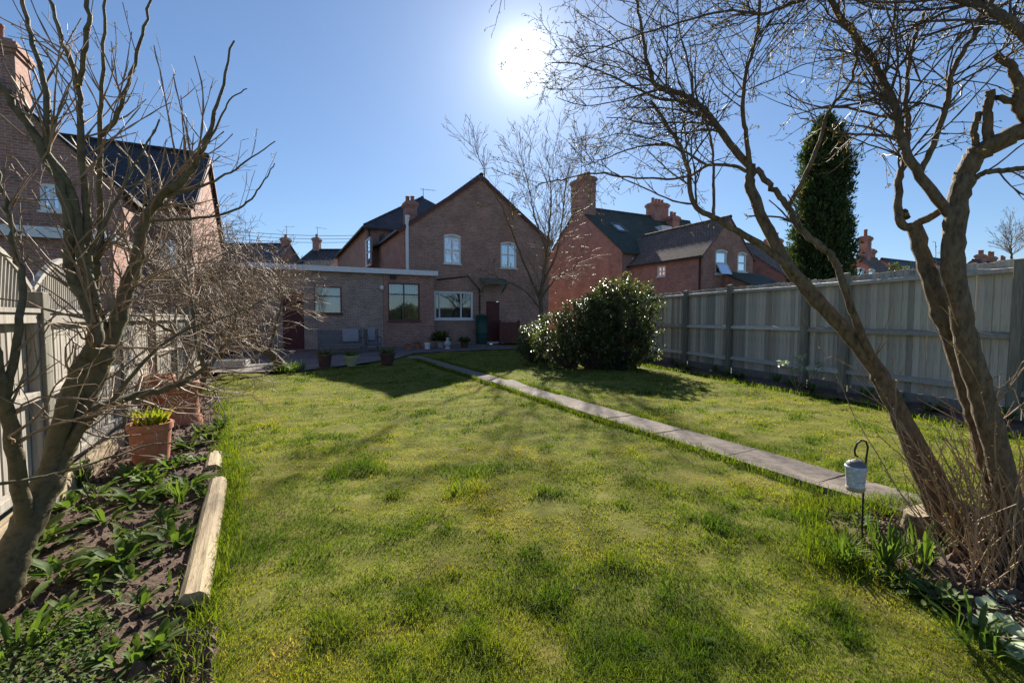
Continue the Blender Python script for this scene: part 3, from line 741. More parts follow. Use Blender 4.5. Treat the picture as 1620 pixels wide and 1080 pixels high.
# open casement leaf on the left arched window
sO2 = -ww + q1[0]; wdt = q1[1] - q1[0]
mb = MB(); zc = (q1[2] + q1[2] + (q1[3] - q1[2]) * .5) / 2; hh = (q1[3] - q1[2]) * .5
A = np.array((-ww + (q1[0] + q1[1]) / 2, -.22, zc - .02)); tl = np.array((0, .18, hh / 2)) 
for sx in (-1, 1): mb.obox(A + np.array((sx * (wdt / 2 - .06), 0, 0)), (.035, 0, 0), tl * 1.0, (0, .02, 0))
for sy in (-1, 1): mb.obox(A + tl * sy * .93, (wdt / 2 - .1, 0, 0), tl * .06, (0, .02, 0))
ow = mb.build('open_sash', M['white'], h2)
mb = MB(); mb.obox(A, (wdt / 2 - .07, 0, 0), tl * .92, (0, .004, 0)); mb.build('pane', M['glass_sky'], ow)
# low lean-to roof between wing and fence
mb = MB(); slab_roof(mb, [(-.6, -2.4, 2.9), (2.6, -2.4, 2.9), (2.6, -.01, 4.0), (-.6, -.01, 4.0)]); mb.build('lean_to_roof', M['slate_moss'], h2)
mb = MB(); wall(mb, (-.4, -2.1), fd, 2.8, lambda s: 2.9); wall(mb, (-.4, -.02), (0, -1), 2.08, lambda s: 4.0 - 1.0 * s / 2.08 - .12); mb.build('lean_to_wall', M['brick_red'], h2)

# ---------------- further houses of the terrace, seen over the fence
def terrace(px, pyr, Y, label, roofm, wing=True, W=9.0, D=8.0, pitch=0.72, stacks=((-0.42, 4),), cream=False, wpx=()):
    P0 = at(px, pyr, Y); F = Frame(P0[0], P0[1], 27)
    t_ = thing('terraced_house', (P0[0], P0[1], 0), R(27), label, 'house', 'terraced houses beyond the right fence')
    zr = P0[2]; ze = zr - pitch * D / 2
    tp = lambda s: ze + (zr - ze) * (1 - abs(s - D / 2) / (D / 2))
    y0 = -D / 2; fo = (-W / 2, y0)
    holes = [F.rect(*w_, fo, fd) for w_ in wpx]
    mb = MB(); wall(mb, fo, fd, W, lambda s: ze, holes); wall(mb, (-W / 2, D / 2), (0, -1), D, tp, xs=(D / 2,)); wall(mb, (W / 2, -D / 2), (0, 1), D, tp, xs=(D / 2,)); wall(mb, (W / 2, D / 2), (-1, 0), W, lambda s: ze)
    mb.build('wall', M['render_wall' if cream else 'brick_red'], t_)
    rb = MB(); slab_roof(rb, [(-W / 2 - .1, y0 - .25, ze - .25 * pitch + .1), (W / 2 + .1, y0 - .25, ze - .25 * pitch + .1), (W / 2 + .1, 0, zr + .1), (-W / 2 - .1, 0, zr + .1)])
    slab_roof(rb, [(-W / 2 - .1, .002, zr + .1), (W / 2 + .1, .002, zr + .1), (W / 2 + .1, D / 2 + .25, ze - .25 * pitch + .1), (-W / 2 - .1, D / 2 + .25, ze - .25 * pitch + .1)])
    r_ = rb.build('roof', M[roofm], t_); ridge_tiles(r_, (-W / 2, 0, zr + .11), (W / 2, 0, zr + .11), roofm)
    for h in holes: window(t_, fo, fd, h, 'white', (), (.5,), .1, .04, [(0, 1, .4, 1, 'curtain')], 'glass_sky', arch=True)
    for fx, n_, hgt, off in stacks: chimney(t_, fx * W, off, .3 + .28 * n_, .6, zr - 1.2, zr + hgt, 'brick_red', n_, 'x', .5)
    return t_, F
terrace(1215, 392, 33, 'terraced house with brown tiled roof just left of the conifer', 'tile', W=6.5, D=7, stacks=((.33, 3, 1.0, 1.0), (-.40, 5, 1.75, 2.2)))
terrace(1372, 410, 36, 'small terraced house with two chimneys just right of the conifer', 'tile', W=2.8, D=5, pitch=.9, stacks=((-.14, 1, 1.75, 0.0), (.40, 1, .9, .4)), wpx=((1356, 426, 1366, 444), (1374, 428, 1383, 444)))
terrace(1428, 415, 40, 'low terraced house with plain grey roof behind the leafy bush', 'slate', W=7.0, D=7, stacks=())
terrace(1480, 411, 44, 'terraced house with dark tiled roof and a row of chimney pots', 'tile_dark', W=3.4, D=7, stacks=((-.05, 4, .55, .8),))
terrace(1566, 416, 52, 'far brick terrace with a wide chimney stack at the right edge', 'slate', W=9.0, D=7, stacks=((-.28, 3, .8, 0), (.02, 4, .75, 0), (.40, 3, .5, 0)))

# ---------------- left hand house
pL = at(327, 246, 19.8)
F3 = Frame(pL[0], pL[1], 27.0)
h3 = thing('brick_house', (pL[0], pL[1], 0), R(27), 'tall brick house with dark tiled roof and chimney behind the left fence', 'house')
LD, LE, LR, LW = 4.6, 5.25, pL[2] - .1, 13.0
ltop = lambda s: LE + (LR - LE) * (1 - abs(s - LD) / LD)
mb = MB()
lO = (-LW, -LD)
g1 = F3.rect(252, 380, 280, 425, lO, fd)
wall(mb, lO, fd, LW, lambda s: LE, [g1]); wall(mb, (0, -LD), (0, 1), 2 * LD, ltop, xs=(LD,)); wall(mb, (-LW, LD), (0, -1), 2 * LD, ltop, xs=(LD,)); wall(mb, (0, LD), (-1, 0), LW, lambda s: LE)
mb.build('wall', M['brick_left'], h3)
window(h3, lO, fd, g1, 'white', (.5,), (), .09, .04, [(0, 1, 0, 1, 'curtain')], 'glass_sky')
kl = (LR - LE) / LD
rb = MB()
slab_roof(rb, [(-LW - .1, -LD - .3, LE - .3 * kl + .1), (.12, -LD - .3, LE - .3 * kl + .1), (.12, 0, LR + .1), (-LW - .1, 0, LR + .1)])
slab_roof(rb, [(-LW - .1, .002, LR + .1), (.12, .002, LR + .1), (.12, LD + .3, LE - .3 * kl + .1), (-LW - .1, LD + .3, LE - .3 * kl + .1)])
r3 = rb.build('roof', M['tile_dark'], h3); ridge_tiles(r3, (-LW, 0, LR + .11), (.1, 0, LR + .11), 'tile_dark')
vb = MB()
for sy in (-1, 1): vb.bar((.14, sy * (LD + .3), LE - .3 * kl - .02), (.14, 0, LR - .02), .04, .16)
vb.build('barge_board', M['redwood'], h3)
# rear wing with gable chimney
gx, gz = F3.on_wall(22, 175, (0, -LD - 1.8), fd)
WX0, WX1, WY = gx - 3.0, gx + 2.4, -LD - 2.6
wtop = lambda s: 4.9 + 2.6 * (1 - abs(s - 2.7) / 2.7)
g2 = F3.rect(62, 291, 100, 334, (WX0, WY), fd)
mb = MB(); wall(mb, (WX0, WY), fd, 5.4, wtop, [g2] if g2[1] < 5.3 else [], xs=(2.7,)); wall(mb, (WX1, WY), (0, 1), 2.6, lambda s: 4.9); wall(mb, (WX0, WY + 2.6), (0, -1), 2.6, lambda s: 4.9)
mb.build('wall', M['brick_left'], h3)
if g2[1] < 5.3: window(h3, (WX0, WY), fd, g2, 'white', (.5,), (.6,), .09, .04, [(0, 1, 0, 1, 'curtain')], 'glass_sky')
rb = MB(); xm = (WX0 + WX1) / 2
slab_roof(rb, [(WX0 - .2, WY - .1, 4.8), (xm, WY - .1, 7.62), (xm, -1.4, 7.62), (WX0 - .2, -1.4, 4.8)][::-1]); slab_roof(rb, [(WX1 + .2, WY - .1, 4.8), (WX1 + .2, -1.4, 4.8), (xm + .002, -1.4, 7.62), (xm + .002, WY - .1, 7.62)][::-1])
rb.build('roof', M['tile_dark'], h3)
ct = F3.on_wall(20, 72, (0, WY + 1.0), fd)
chimney(h3, F3.on_wall(-2, 72, (0, WY + 1.0), fd)[0], WY + 1.0, .9, .85, 5.0, ct[1], 'brick_left', 1, 'x', .55)
# flat roofed rear addition with white fascia
f0, fz = F3.on_wall(-120, 350, (0, WY - 1.6), fd); f1, _ = F3.on_wall(182, 352, (0, WY - 1.6), fd)
mb = MB(); mb.box(f0, f1, WY - 1.6, WY - .005, fz - .15, fz - .02); mb.build('flat_roof', M['roof_felt'], h3)
mb = MB(); mb.box(f0, f1, WY - 1.64, WY - 1.603, fz - .2, fz + .05); mb.build('fascia_board', M['white'], h3)
mb = MB(); wall(mb, (f0 + .1, WY - 1.45), fd, f1 - f0 - .2, lambda s: fz - .152); wall(mb, (f1 - .1, WY - 1.45), (0, 1), 1.44, lambda s: fz - .152); mb.build('wall', M['brick_left'], h3)

# ---------------- far street behind: roofs, chimneys, wires
def far_roof(x0, x1, pyt, pyb, Y, label, m, stk=()):
    A, B = at(x0, pyt, Y), at(x1, pyt, Y)
    t_ = thing('far_house', (A[0], Y, 0), 0, label, 'house', 'far street houses over the extension')
    W = B[0] - A[0]; zr = A[2]; ze = at(x0, pyb, Y - 4)[2]
    mb = MB(); wall(mb, (0, -3.8), fd, W, lambda s: ze); tp = lambda s: ze + (zr - ze) * (1 - abs(s - 3.8) / 3.8)
    wall(mb, (W, -3.8), (0, 1), 7.6, tp, xs=(3.8,)); wall(mb, (0, 3.8), (0, -1), 7.6, tp, xs=(3.8,)); mb.build('wall', M['brick'], t_)
    rb = MB(); slab_roof(rb, [(-.1, -4, ze - .1), (W + .1, -4, ze - .1), (W + .1, 0, zr + .05), (-.1, 0, zr + .05)]); slab_roof(rb, [(-.1, .002, zr + .05), (W + .1, .002, zr + .05), (W + .1, 4, ze - .1), (-.1, 4, ze - .1)])
    r_ = rb.build('roof', M[m], t_); ridge_tiles(r_, (0, 0, zr + .06), (W, 0, zr + .06), m)
    for cx, ct_, np_ in stk:
        C0 = at(cx, ct_, Y); chimney(t_, C0[0] - A[0], 0, .62, .6, zr - 1.5, C0[2], 'brick', np_, 'x', .35)
        aerial(t_, C0[0] - A[0], .2, C0[2] - .3, 1.4, R(random.uniform(-30, 30)))
far_roof(338, 458, 387, 418, 42, 'dark roofed house with one chimney seen over the left tree', 'slate', ((452, 376, 1),))
far_roof(494, 545, 396, 418, 46, 'low roofed house with one chimney left of the gabled house', 'tile_dark', ((501, 376, 1),))
for i, (ya, yb) in enumerate(((362, 371), (368, 376), (375, 381))):
    mb = MB(); A, B = at(338, ya, 44 + i), at(598, yb, 50 + i)
    pts = [A + (B - A) * f - np.array((0, 0, .35 * 4 * f * (1 - f))) for f in np.linspace(0, 1, 14)]
    mb.tube(pts, .022, 4)
    props(mb.build('overhead_cable', M['black']), ('topmost', 'middle', 'lowest')[i] + ' of three thin overhead cables crossing the sky above the extension', 'cable', 'overhead cables')

# ================================================================== FENCES
def ang(d): return math.atan2(d[1], d[0])
# right fence: close boarded, three rails, posts, gravel board; local x runs along the fence away from us, y to its far side
rfence = thing('board_fence', (*RF0, 0), ang(-RFD), 'tall weathered close board fence along the right side of the lawn', 'fence')
FT = 2.17
posts = [-12.9, -10.9, -8.9, -6.9, -4.85, -3.05, -0.86, 0.0, 2.45, 5.0, 7.6]   # metres towards us from the fourth post
bm_list = []
for k in range(6):
    mb = MB(); w = 0.118; h = FT - 0.16 + random.uniform(-.012, .012); e = random.uniform(-.004, .004)
    mb.hexa([(0, 0, 0), (w, .004, 0), (w, .018, 0), (0, .008, 0), (e, 0, h), (w + e, .004, h), (w + e, .018, h + .004), (e, .008, h)])
    bm_list.append(mb.mesh('board', M['fence_r']))
x = posts[0]
while x < posts[-1]:
    o = link('board', random.choice(bm_list), rfence)
    o.location = (x, .0375 + random.uniform(-.002, .002), 0.15 + random.uniform(-.008, .008) + (.03 if x > 0.1 else 0)); o.rotation_euler = (random.uniform(-.004, .004), random.uniform(-.006, .006), -.14)
    x += 0.1
pm = {}
for i, px in enumerate(posts):
    hgt = 2.24 if i % 2 else 2.2
    if i == 3: hgt = 2.0
    mb = MB(); w = .055
    mb.hexa([(-w, -.1, -.02), (w, -.1, -.02), (w, .0, -.02), (-w, .0, -.02), (-w, -.1, hgt - .02), (w, -.1, hgt - .02), (w, .0, hgt), (-w, .0, hgt)])
    o = mb.build('post', M['post'], rfence, bevel=.006); o.location = (px, 0.005 - .001 * i, 0)
for a, b in zip(posts[:-1], posts[1:]):
    for z in (.40, 1.17, 2.05):
        mb = MB(); z1 = z + random.uniform(-.012, .012); z2 = z + random.uniform(-.012, .012)
        mb.hexa([(a + .058, -.045, z1 - .04), (b - .058, -.045, z2 - .04), (b - .058, .036, z2 - .04), (a + .058, .036, z1 - .04), (a + .058, -.03, z1 + .02), (b - .058, -.03, z2 + .02), (b - .058, .034, z2 + .05), (a + .058, .034, z1 + .05)])
        mb.build('rail', M['fence_r'], rfence)
    mb = MB(); mb.box(a + .058, b - .058, .008, .036, .0, .18); mb.build('gravel_board', M['post'], rfence)

# left fence: framed panels of narrow slats with gaps
lfence = thing('slat_fence', (*LF0, 0), ang(LFD), 'sunlit silvery slatted fence panels along the left flower bed', 'fence')
lposts = [-4.5, -2.55, -0.32, 1.72, 3.55, 5.4, 7.25, 9.1]
sm = []
for k in range(5):
    mb = MB(); w = random.uniform(.046, .054); mb.box(0, w, 0, .016, 0, 1.2 + random.uniform(-.004, .004)); sm.append(mb.mesh('slat', M['fence_l']))
for a, b in zip(lposts[:-1], lposts[1:]):
    x = a + .09
    while x < b - .12:
        o = link('slat', random.choice(sm), lfence); o.location = (x, .02 + random.uniform(-.003, .003), .22); o.rotation_euler = (0, random.uniform(-.012, .012), random.uniform(-.03, .03))
        x += .068
    for z, h in ((.30, .06), (.87, .06), (1.40, .07)):
        mb = MB(); mb.box(a + .062, b - .062, -.035, .018, z - h / 2, z + h / 2); mb.build('rail', M['fence_l'], lfence, bevel=.004)
    mb = MB(); mb.box(a + .062, b - .062, -.05, .055, 1.436, 1.465); mb.build('capping', M['fence_l'], lfence)
    for e in (a + .075, b - .075):
        mb = MB(); mb.box(e - .02, e + .02, -.032, .0195, .33, 1.362); mb.build('stile', M['fence_l'], lfence)
    mb = MB(); mb.box(a + .062, b - .062, -.045, .015, -.01, .2); mb.build('gravel_board', M['timber'], lfence, bevel=.006)
for i, px in enumerate(lposts):
    mb = MB(); mb.box(px - .06, px + .06, -.06, .06, -.02, 1.62 - .02 * (i % 3)); mb.build('post', M['post'], lfence, bevel=.008)

# arched woven trellis panels standing behind the left fence
for k, (t0, t1) in enumerate(((-1.55, 0.1), (0.15, 1.75))):
    A = lf(t0) + np.array((-LFD[1], LFD[0])) * .16
    tr = thing('arched_trellis', (A[0], A[1], 0), ang(LFD), ('arched trellis panel over the left fence, at the left picture edge', 'arched trellis panel over the left fence, beside the brick house')[k], 'trellis', 'arched trellis panels')
    W = t1 - t0
    top = lambda f: 1.62 + .30 * (1 - (2 * f - 1) ** 2)
    mb = MB()
    pts = [(W * f, 0, top(f)) for f in np.linspace(0, 1, 13)]
    for p, q in zip(pts[:-1], pts[1:]): mb.bar(p, q, .04, .035)
    mb.box(-.02, .02, -.02, .02, 0, 1.62); mb.box(W - .02, W + .02, -.02, .02, 0, 1.62); mb.box(.02, W - .02, -.015, .015, 1.1, 1.14)
    mb.build('frame', M['fence_l'], tr)
    n = 34
    for i in range(n):
        f = (i + .5) / n
        mb = MB(); f2 = min(1, max(0, f + .09))
        mb.bar((W * f, .0, 1.14), (W * f2, .0, top(f2) - .01), .012, .026); mb.build('slat', M['fence_l'], tr)

# timber edging log of the left bed
for k, (pa, pb, lab) in enumerate((((345, 772), (305, 968), 'pale sawn timber edging between flower bed and lawn'), ((340, 728), (336, 752), 'short timber edging stub behind the long edging log'))):
    A, B = gnd(*pa)[:2], gnd(*pb)[:2]; d = B - A; L = float(np.hypot(*d))
    e = thing('edging_log', (A[0], A[1], 0), ang(d), lab, 'timber')
    S = Soup(); n = 14; nseg = 10
    xs = np.linspace(0, L, nseg)
    P = np.stack([xs, np.zeros(nseg), np.full(nseg, .035)], 1)
    V, Fq = tube_arrays(P, np.full(nseg, .072), n)
    V[:, 1] *= .95; V[:, 2] = np.clip(V[:, 2], -.02, .098) + rng.normal(0, .0015, len(V))
    mbp = MB(); mbp.v = [tuple(v) for v in V]; mbp.f = [tuple(int(i) for i in f) for f in Fq] + [tuple(range(n))[::-1], tuple(range((nseg - 1) * n, nseg * n))]
    mbp.build('log', M['timber'], e, False)

# ================================================================== PATIO FURNITURE, POTS, SMALL THINGS
def seat(px0, px1, pyb, Y, label, two=True):
    A, B = at(px0, pyb, Y), at(px1, pyb, Y + (px1 - px0) / 720 * Y * .51); W = float(np.hypot(*(B - A)[:2]))
    t_ = thing('garden_sofa' if two else 'garden_armchair', (A[0], A[1], .034), R(27), label, 'sofa' if two else 'armchair')
    D = .72
    mb = MB(); mb.box(.07, W - .07, .03, D - .04, .24, .36); mb.build('seat', M['rattan'], t_, bevel=.01)
    for i in range(7):
        z = .38 + i * .075
        mb = MB(); mb.box(.08, W - .08, D - .06 + i * .012, D - .03 + i * .012, z, z + .062); mb.build('back_slat', M['rattan'], t_)
    for x in (0.035, W - .035):
        mb = MB(); mb.box(x - .035, x + .035, .0, D, .58, .62); mb.build('armrest', M['rattan'], t_, bevel=.008)
        for y in (.035, D - .035):
            mb = MB(); mb.box(x - .03, x + .03, y - .03, y + .03, 0, .58 if y < .1 else .93); mb.build('leg', M['rattan'], t_, bevel=.006)
    k = 2 if two else 1; cw = (W - .18) / k
    for i in range(k):
        if two and i == 0: continue
        mb = MB(); x = .09 + i * cw
        mb.obox((x + cw / 2, D - .12, .68), (cw / 2 - .06, 0, 0), (0, .06, -.012), (0, .05, .26)); mb.build('cushion', M['cushion'], t_, True, bevel=.04)
    return t_
seat(505, 577, 562, 16.9, 'grey two seat garden sofa below the small extension window')
seat(580, 604, 560, 18.3, 'grey garden armchair to the right of the sofa', False)

def plant_leaves(S, c, n, L, W, spread, up, droop=.3):
    a = rng.uniform(0, 2 * math.pi, n); e = rng.uniform(up[0], up[1], n)
    D = np.stack([np.cos(a) * np.cos(e), np.sin(a) * np.cos(e), np.sin(e)], 1)
    P = np.array(c) + np.stack([np.cos(a), np.sin(a), np.zeros(n)], 1) * rng.uniform(0, spread, n)[:, None]
    leaves(S, P, D, L * rng.uniform(.6, 1.1, n), W * rng.uniform(.7, 1.1, n), droop, .18)
def pot(name, loc, r, h, m, label, taper=.75, plant='leaf_fresh', pn=60, pl=.22, up=(.3, 1.4), rim=True, cat='plant pot', square=False):
    t_ = thing(name, tuple(loc), random.uniform(0, 3), label, cat)
    mb = MB(); n = 18
    pr = [(0.01, 0), (r * taper, 0), (r * (taper + (1 - taper) * .75), h * .8)]
    pr += [(r * 1.0, h * .82), (r * 1.04, h * .83), (r * 1.04, h), (r * .92, h), (r * .9, h * .86), (0.01, h * .86)] if rim else [(r, h), (r * .93, h), (r * .9, h * .88), (0.01, h * .88)]
    mb.lathe(pr, n); mb.build('pot', M[m], t_, True).modifiers.new('edge', 'EDGE_SPLIT')
    mb = MB(); mb.lathe([(r * .9, h * .87), (0.005, h * .89)], n); mb.build('compost', M['soil'], t_)
    if plant:
        S = Soup(); plant_leaves(S, (0, 0, h * .88), pn, pl, pl * .22, r * .7, up)
        link('foliage', S.mesh('foliage', M[plant]), t_)
    return t_
def G3(px, py, z=.034): g = gnd(px, py, z); return (g[0], g[1], z)
pot('plant_pot', G3(514, 580), .2, .36, 'glaze_brown', 'dark brown patio pot with withered plant, nearest the leaning tree', plant='leaf_grey', pn=50)
pot('plant_pot', G3(556, 579), .2, .30, 'glaze_green', 'pale green glazed patio pot between two brown ones', .6, 'leaf_grey', 30, .25, (.9, 1.5))
pot('plant_pot', G3(613, 576), .23, .34, 'glaze_brown', 'wide brown patio pot with green plant beside the path', .7, 'leaf_fresh', 70, .24)
# terracotta by the left fence
g = gnd(240, 733)
pot('terracotta_pot', (g[0], g[1], .03), .175, .37, 'terracotta', 'orange terracotta pot with sprouting bulbs beside the left fence', .8, 'grass', 70, .2, (1.1, 1.5))
for pxy, r, h, lab in (((252, 668), .20, .62, 'tall terracotta chimney pot standing behind the orange pot'), ((291, 672), .19, .56, 'brown terracotta chimney pot nearest the lawn by the left fence')):
    g = gnd(*pxy); t_ = thing('chimney_pot_planter', (g[0], g[1], .02), 0, lab, 'planter')
    mb = MB(); mb.lathe([(r * 1.1, 0), (r * 1.1, .08), (r * .95, .11), (r * .86, h * .78), (r * 1.02, h * .82), (r * 1.02, h * .9), (r * .95, h), (r * .75, h), (r * .72, h * .5)], 18)
    mb.build('pot', M['terracotta'], t_, True)
    S = Soup(); plant_leaves(S, (0, 0, h * .8), 40, .16, .04, r * .6, (.3, 1.4)); link('foliage', S.mesh('foliage', M['leaf_fresh']), t_)
# by the house wall
pot('plant_pot', G3(697, 550), .2, .36, 'concrete', 'pale urn with clipped evergreen under the white kitchen window', .55, 'leaf_gloss', 420, .5, (.2, 1.5))
pot('plant_pot', G3(676, 552), .13, .28, 'white', 'small white pot against the extension corner', .8, None)
pot('plant_pot', G3(661, 551), .17, .2, 'terracotta', 'low terracotta bowl with dry flowers under the red framed window', .8, 'leaf_grey', 40, .16)
pot('plant_pot', G3(646, 553), .15, .2, 'terracotta', 'small terracotta bowl left of the dry flowers', .8, 'leaf_fresh', 30, .12)
pot('plant_pot', G3(735, 550), .2, .28, 'glaze_brown', 'dark pot with leafy plant near the green water butt', .75, 'leaf_gloss', 120, .35, (.2, 1.5))
# stone bird ornament
g = G3(708, 552); t_ = thing('stone_ornament', g, R(20), 'pale stone bird ornament on the patio by the urn', 'ornament')
mb = MB(); mb.lathe([(.01, 0), (.14, 0), (.13, .05), (.06, .08), (.07, .1), (.13, .17), (.15, .25), (.10, .34), (.05, .39), (.07, .44), (.065, .49), (.01, .52)], 14); mb.build('body', M['concrete'], t_, True)
mb = MB(); mb.tube([(.05, 0, .46), (.13, 0, .45)], (.022, .004), 6); mb.build('beak', M['concrete'], t_)
# water butt
g = F1.w((F1.on_wall(757, 540, fO, fd)[0] - HW, -.45, 0)); t_ = thing('water_butt', (g[0], g[1], .034), R(27), 'dark green water butt beside the back door', 'water butt')
mb = MB(); mb.lathe([(.24, 0), (.27, .05), (.31, .45), (.31, .55), (.33, .57), (.31, .6), (.31, 1.1), (.29, 1.45), (.32, 1.47), (.32, 1.52), (.05, 1.58), (.01, 1.58)], 20); mb.build('barrel', M['green_plastic'], t_, True)
mb = MB(); mb.tube([(0, -.3, .3), (0, -.4, .3), (0, -.4, .24)], .02, 6); mb.build('tap', M['black'], t_)
# low maroon gate right of the door
g = F1.w((F1.on_wall(800, 540, fO, fd)[0] - HW, -.5, 0)); t_ = thing('side_gate', (g[0], g[1], .034), R(27), 'low red brown wooden gate right of the back door', 'gate')
for i in range(8):
    mb = MB(); mb.box(-.5 + i * .125, -.5 + i * .125 + .11, 0, .02, .06, 1.15 + .02 * math.sin(i * 2)); mb.build('board', M['redwood'], t_)
for z in (.25, .95):
    mb = MB(); mb.box(-.5, .49, .021, .06, z, z + .09); mb.build('rail', M['redwood'], t_)
for x in (-.57, .57):
    mb = MB(); mb.box(x - .05, x + .05, -.02, .08, 0, 1.25); mb.build('post', M['redwood'], t_)
# concrete trough near the left tree
g = gnd(360, 583); t_ = thing('concrete_trough', (g[0], g[1], .02), R(12), 'pale concrete trough on the lawn edge left of the leaning tree', 'trough')
mb = MB(); W, D, H, T = .52, .2, .22, .04
mb.box(-W, W, -D, -D + T, 0, H); mb.box(-W, W, D - T, D, 0, H); mb.box(-W, -W + T, -D + T, D - T, 0, H); mb.box(W - T, W, -D + T, D - T, 0, H); mb.box(-W + T, W - T, -D + T, D - T, 0, H * .8); mb.build('trough_body', M['concrete'], t_, bevel=.008)
# lantern on a shepherd's crook
A = gnd(1363, 873); t_ = thing('shepherd_hook', (A[0], A[1], 0), 0, 'thin black shepherd hook stuck in the bed with a lantern hanging', 'garden hook')
Y0 = A[1]
pl_ = [(1363, 895), (1364, 830), (1366, 770), (1370, 728), (1373, 707), (1370, 698), (1363, 696), (1356, 701), (1352, 712), (1353, 720), (1357, 722)]
pts = [at(x, y, Y0) - np.array((A[0], A[1], 0)) for x, y in pl_]; pts[0][2] = -.08
mb = MB(); mb.tube(pts, .0055, 8); mb.build('hook', M['black'], t_, True)
C0 = at(1353, 772, Y0); k = Y0 / 720.
lan = thing('hanging_lantern', (C0[0], C0[1], C0[2]), 0, 'blue and white patterned lantern hanging from the shepherd hook', 'lantern')
mt, nn_, ll_, bb_ = new_mat('blue_white_lantern')
tc = nn_.new('ShaderNodeTexCoord'); wv = nn_.new('ShaderNodeTexVoronoi'); wv.inputs['Scale'].default_value = 60; ll_.new(tc.outputs['Object'], wv.inputs['Vector'])
rr = ramp(nn_, [(.15, (.75, .78, .82)), (.5, (.42, .5, .66))]); ll_.new(wv.outputs['Distance'], rr.inputs[0]); ll_.new(rr.outputs[0], bb_.inputs['Base Color']); bb_.inputs['Roughness'].default_value = .35
mb = MB(); r = 14.5 * k; H = 37 * k
mb.lathe([(.004, 0), (r * .8, 0), (r * .84, H * .05), (r, H * .9), (r * 1.06, H * .93), (r * 1.06, H), (r * .95, H)], 20); mb.build('glass_body', mt, lan, True)
mb = MB(); mb.lathe([(r * .86, -.012), (r * .9, .0), (r * .9, .012), (r * .8, .013)], 20); mb.build('base', M['timber'], lan, True)
mb = MB(); mb.lathe([(r * .98, H), (r * .9, H + 5 * k), (r * .5, H + 9 * k), (r * .2, H + 10 * k), (.003, H + 11 * k)], 16); mb.build('lid', M['metal'], lan, True)
mb = MB(); mb.tube([(-r, 0, H * .95), (-r * .6, 0, H + 11 * k), (0, 0, H + 16 * k), (r * .6, 0, H + 11 * k), (r, 0, H * .95)], .002, 5); mb.build('handle', M['metal'], lan)
# stump in the right bed
A = gnd(1455, 845); t_ = thing('tree_stump', (A[0], A[1], 0), 0, 'old sawn stump at the foot of the many stemmed tree', 'stump')
S = Soup(); n = 20; zs = [-.03, .04, .10, .15, .16]; rs = [.11, .09, .08, .078, .07]
V = []
for z, r0 in zip(zs, rs):
    for i in range(n):
        a = 2 * math.pi * i / n; rr0 = r0 * (1 + .09 * math.sin(3 * a + 1) + .05 * math.sin(7 * a)); V.append((rr0 * math.cos(a), rr0 * math.sin(a), z + .03 * math.cos(a) * (z > .1)))
mb = MB(); mb.v = V; mb.f = [(j * n + i, j * n + (i + 1) % n, (j + 1) * n + (i + 1) % n, (j + 1) * n + i) for j in range(4) for i in range(n)]; mb.build('bark', M['bark_brown'], t_, True)
mb = MB(); mb.poly([V[4 * n + i] for i in range(n)]); mb.build('cut_face', M['timber'], t_)

# ================================================================== TREES
def smooth_path(P, k=6):
    P = np.asarray(P, float); n = len(P)
    if n < 3: 
        f = np.linspace(0, 1, k + 1)[:, None]; return P[0] + (P[-1] - P[0]) * f
    out = []
    E = np.vstack([2 * P[0] - P[1], P, 2 * P[-1] - P[-2]])
    for i in range(n - 1):
        p0, p1, p2, p3 = E[i], E[i + 1], E[i + 2], E[i + 3]
        for f in np.linspace(0, 1, k, endpoint=False):
            out.append(.5 * ((2 * p1) + (-p0 + p2) * f + (2 * p0 - 5 * p1 + 4 * p2 - p3) * f * f + (-p0 + 3 * p1 - 3 * p2 + p3) * f ** 3))
    out.append(P[-1]); return np.array(out)

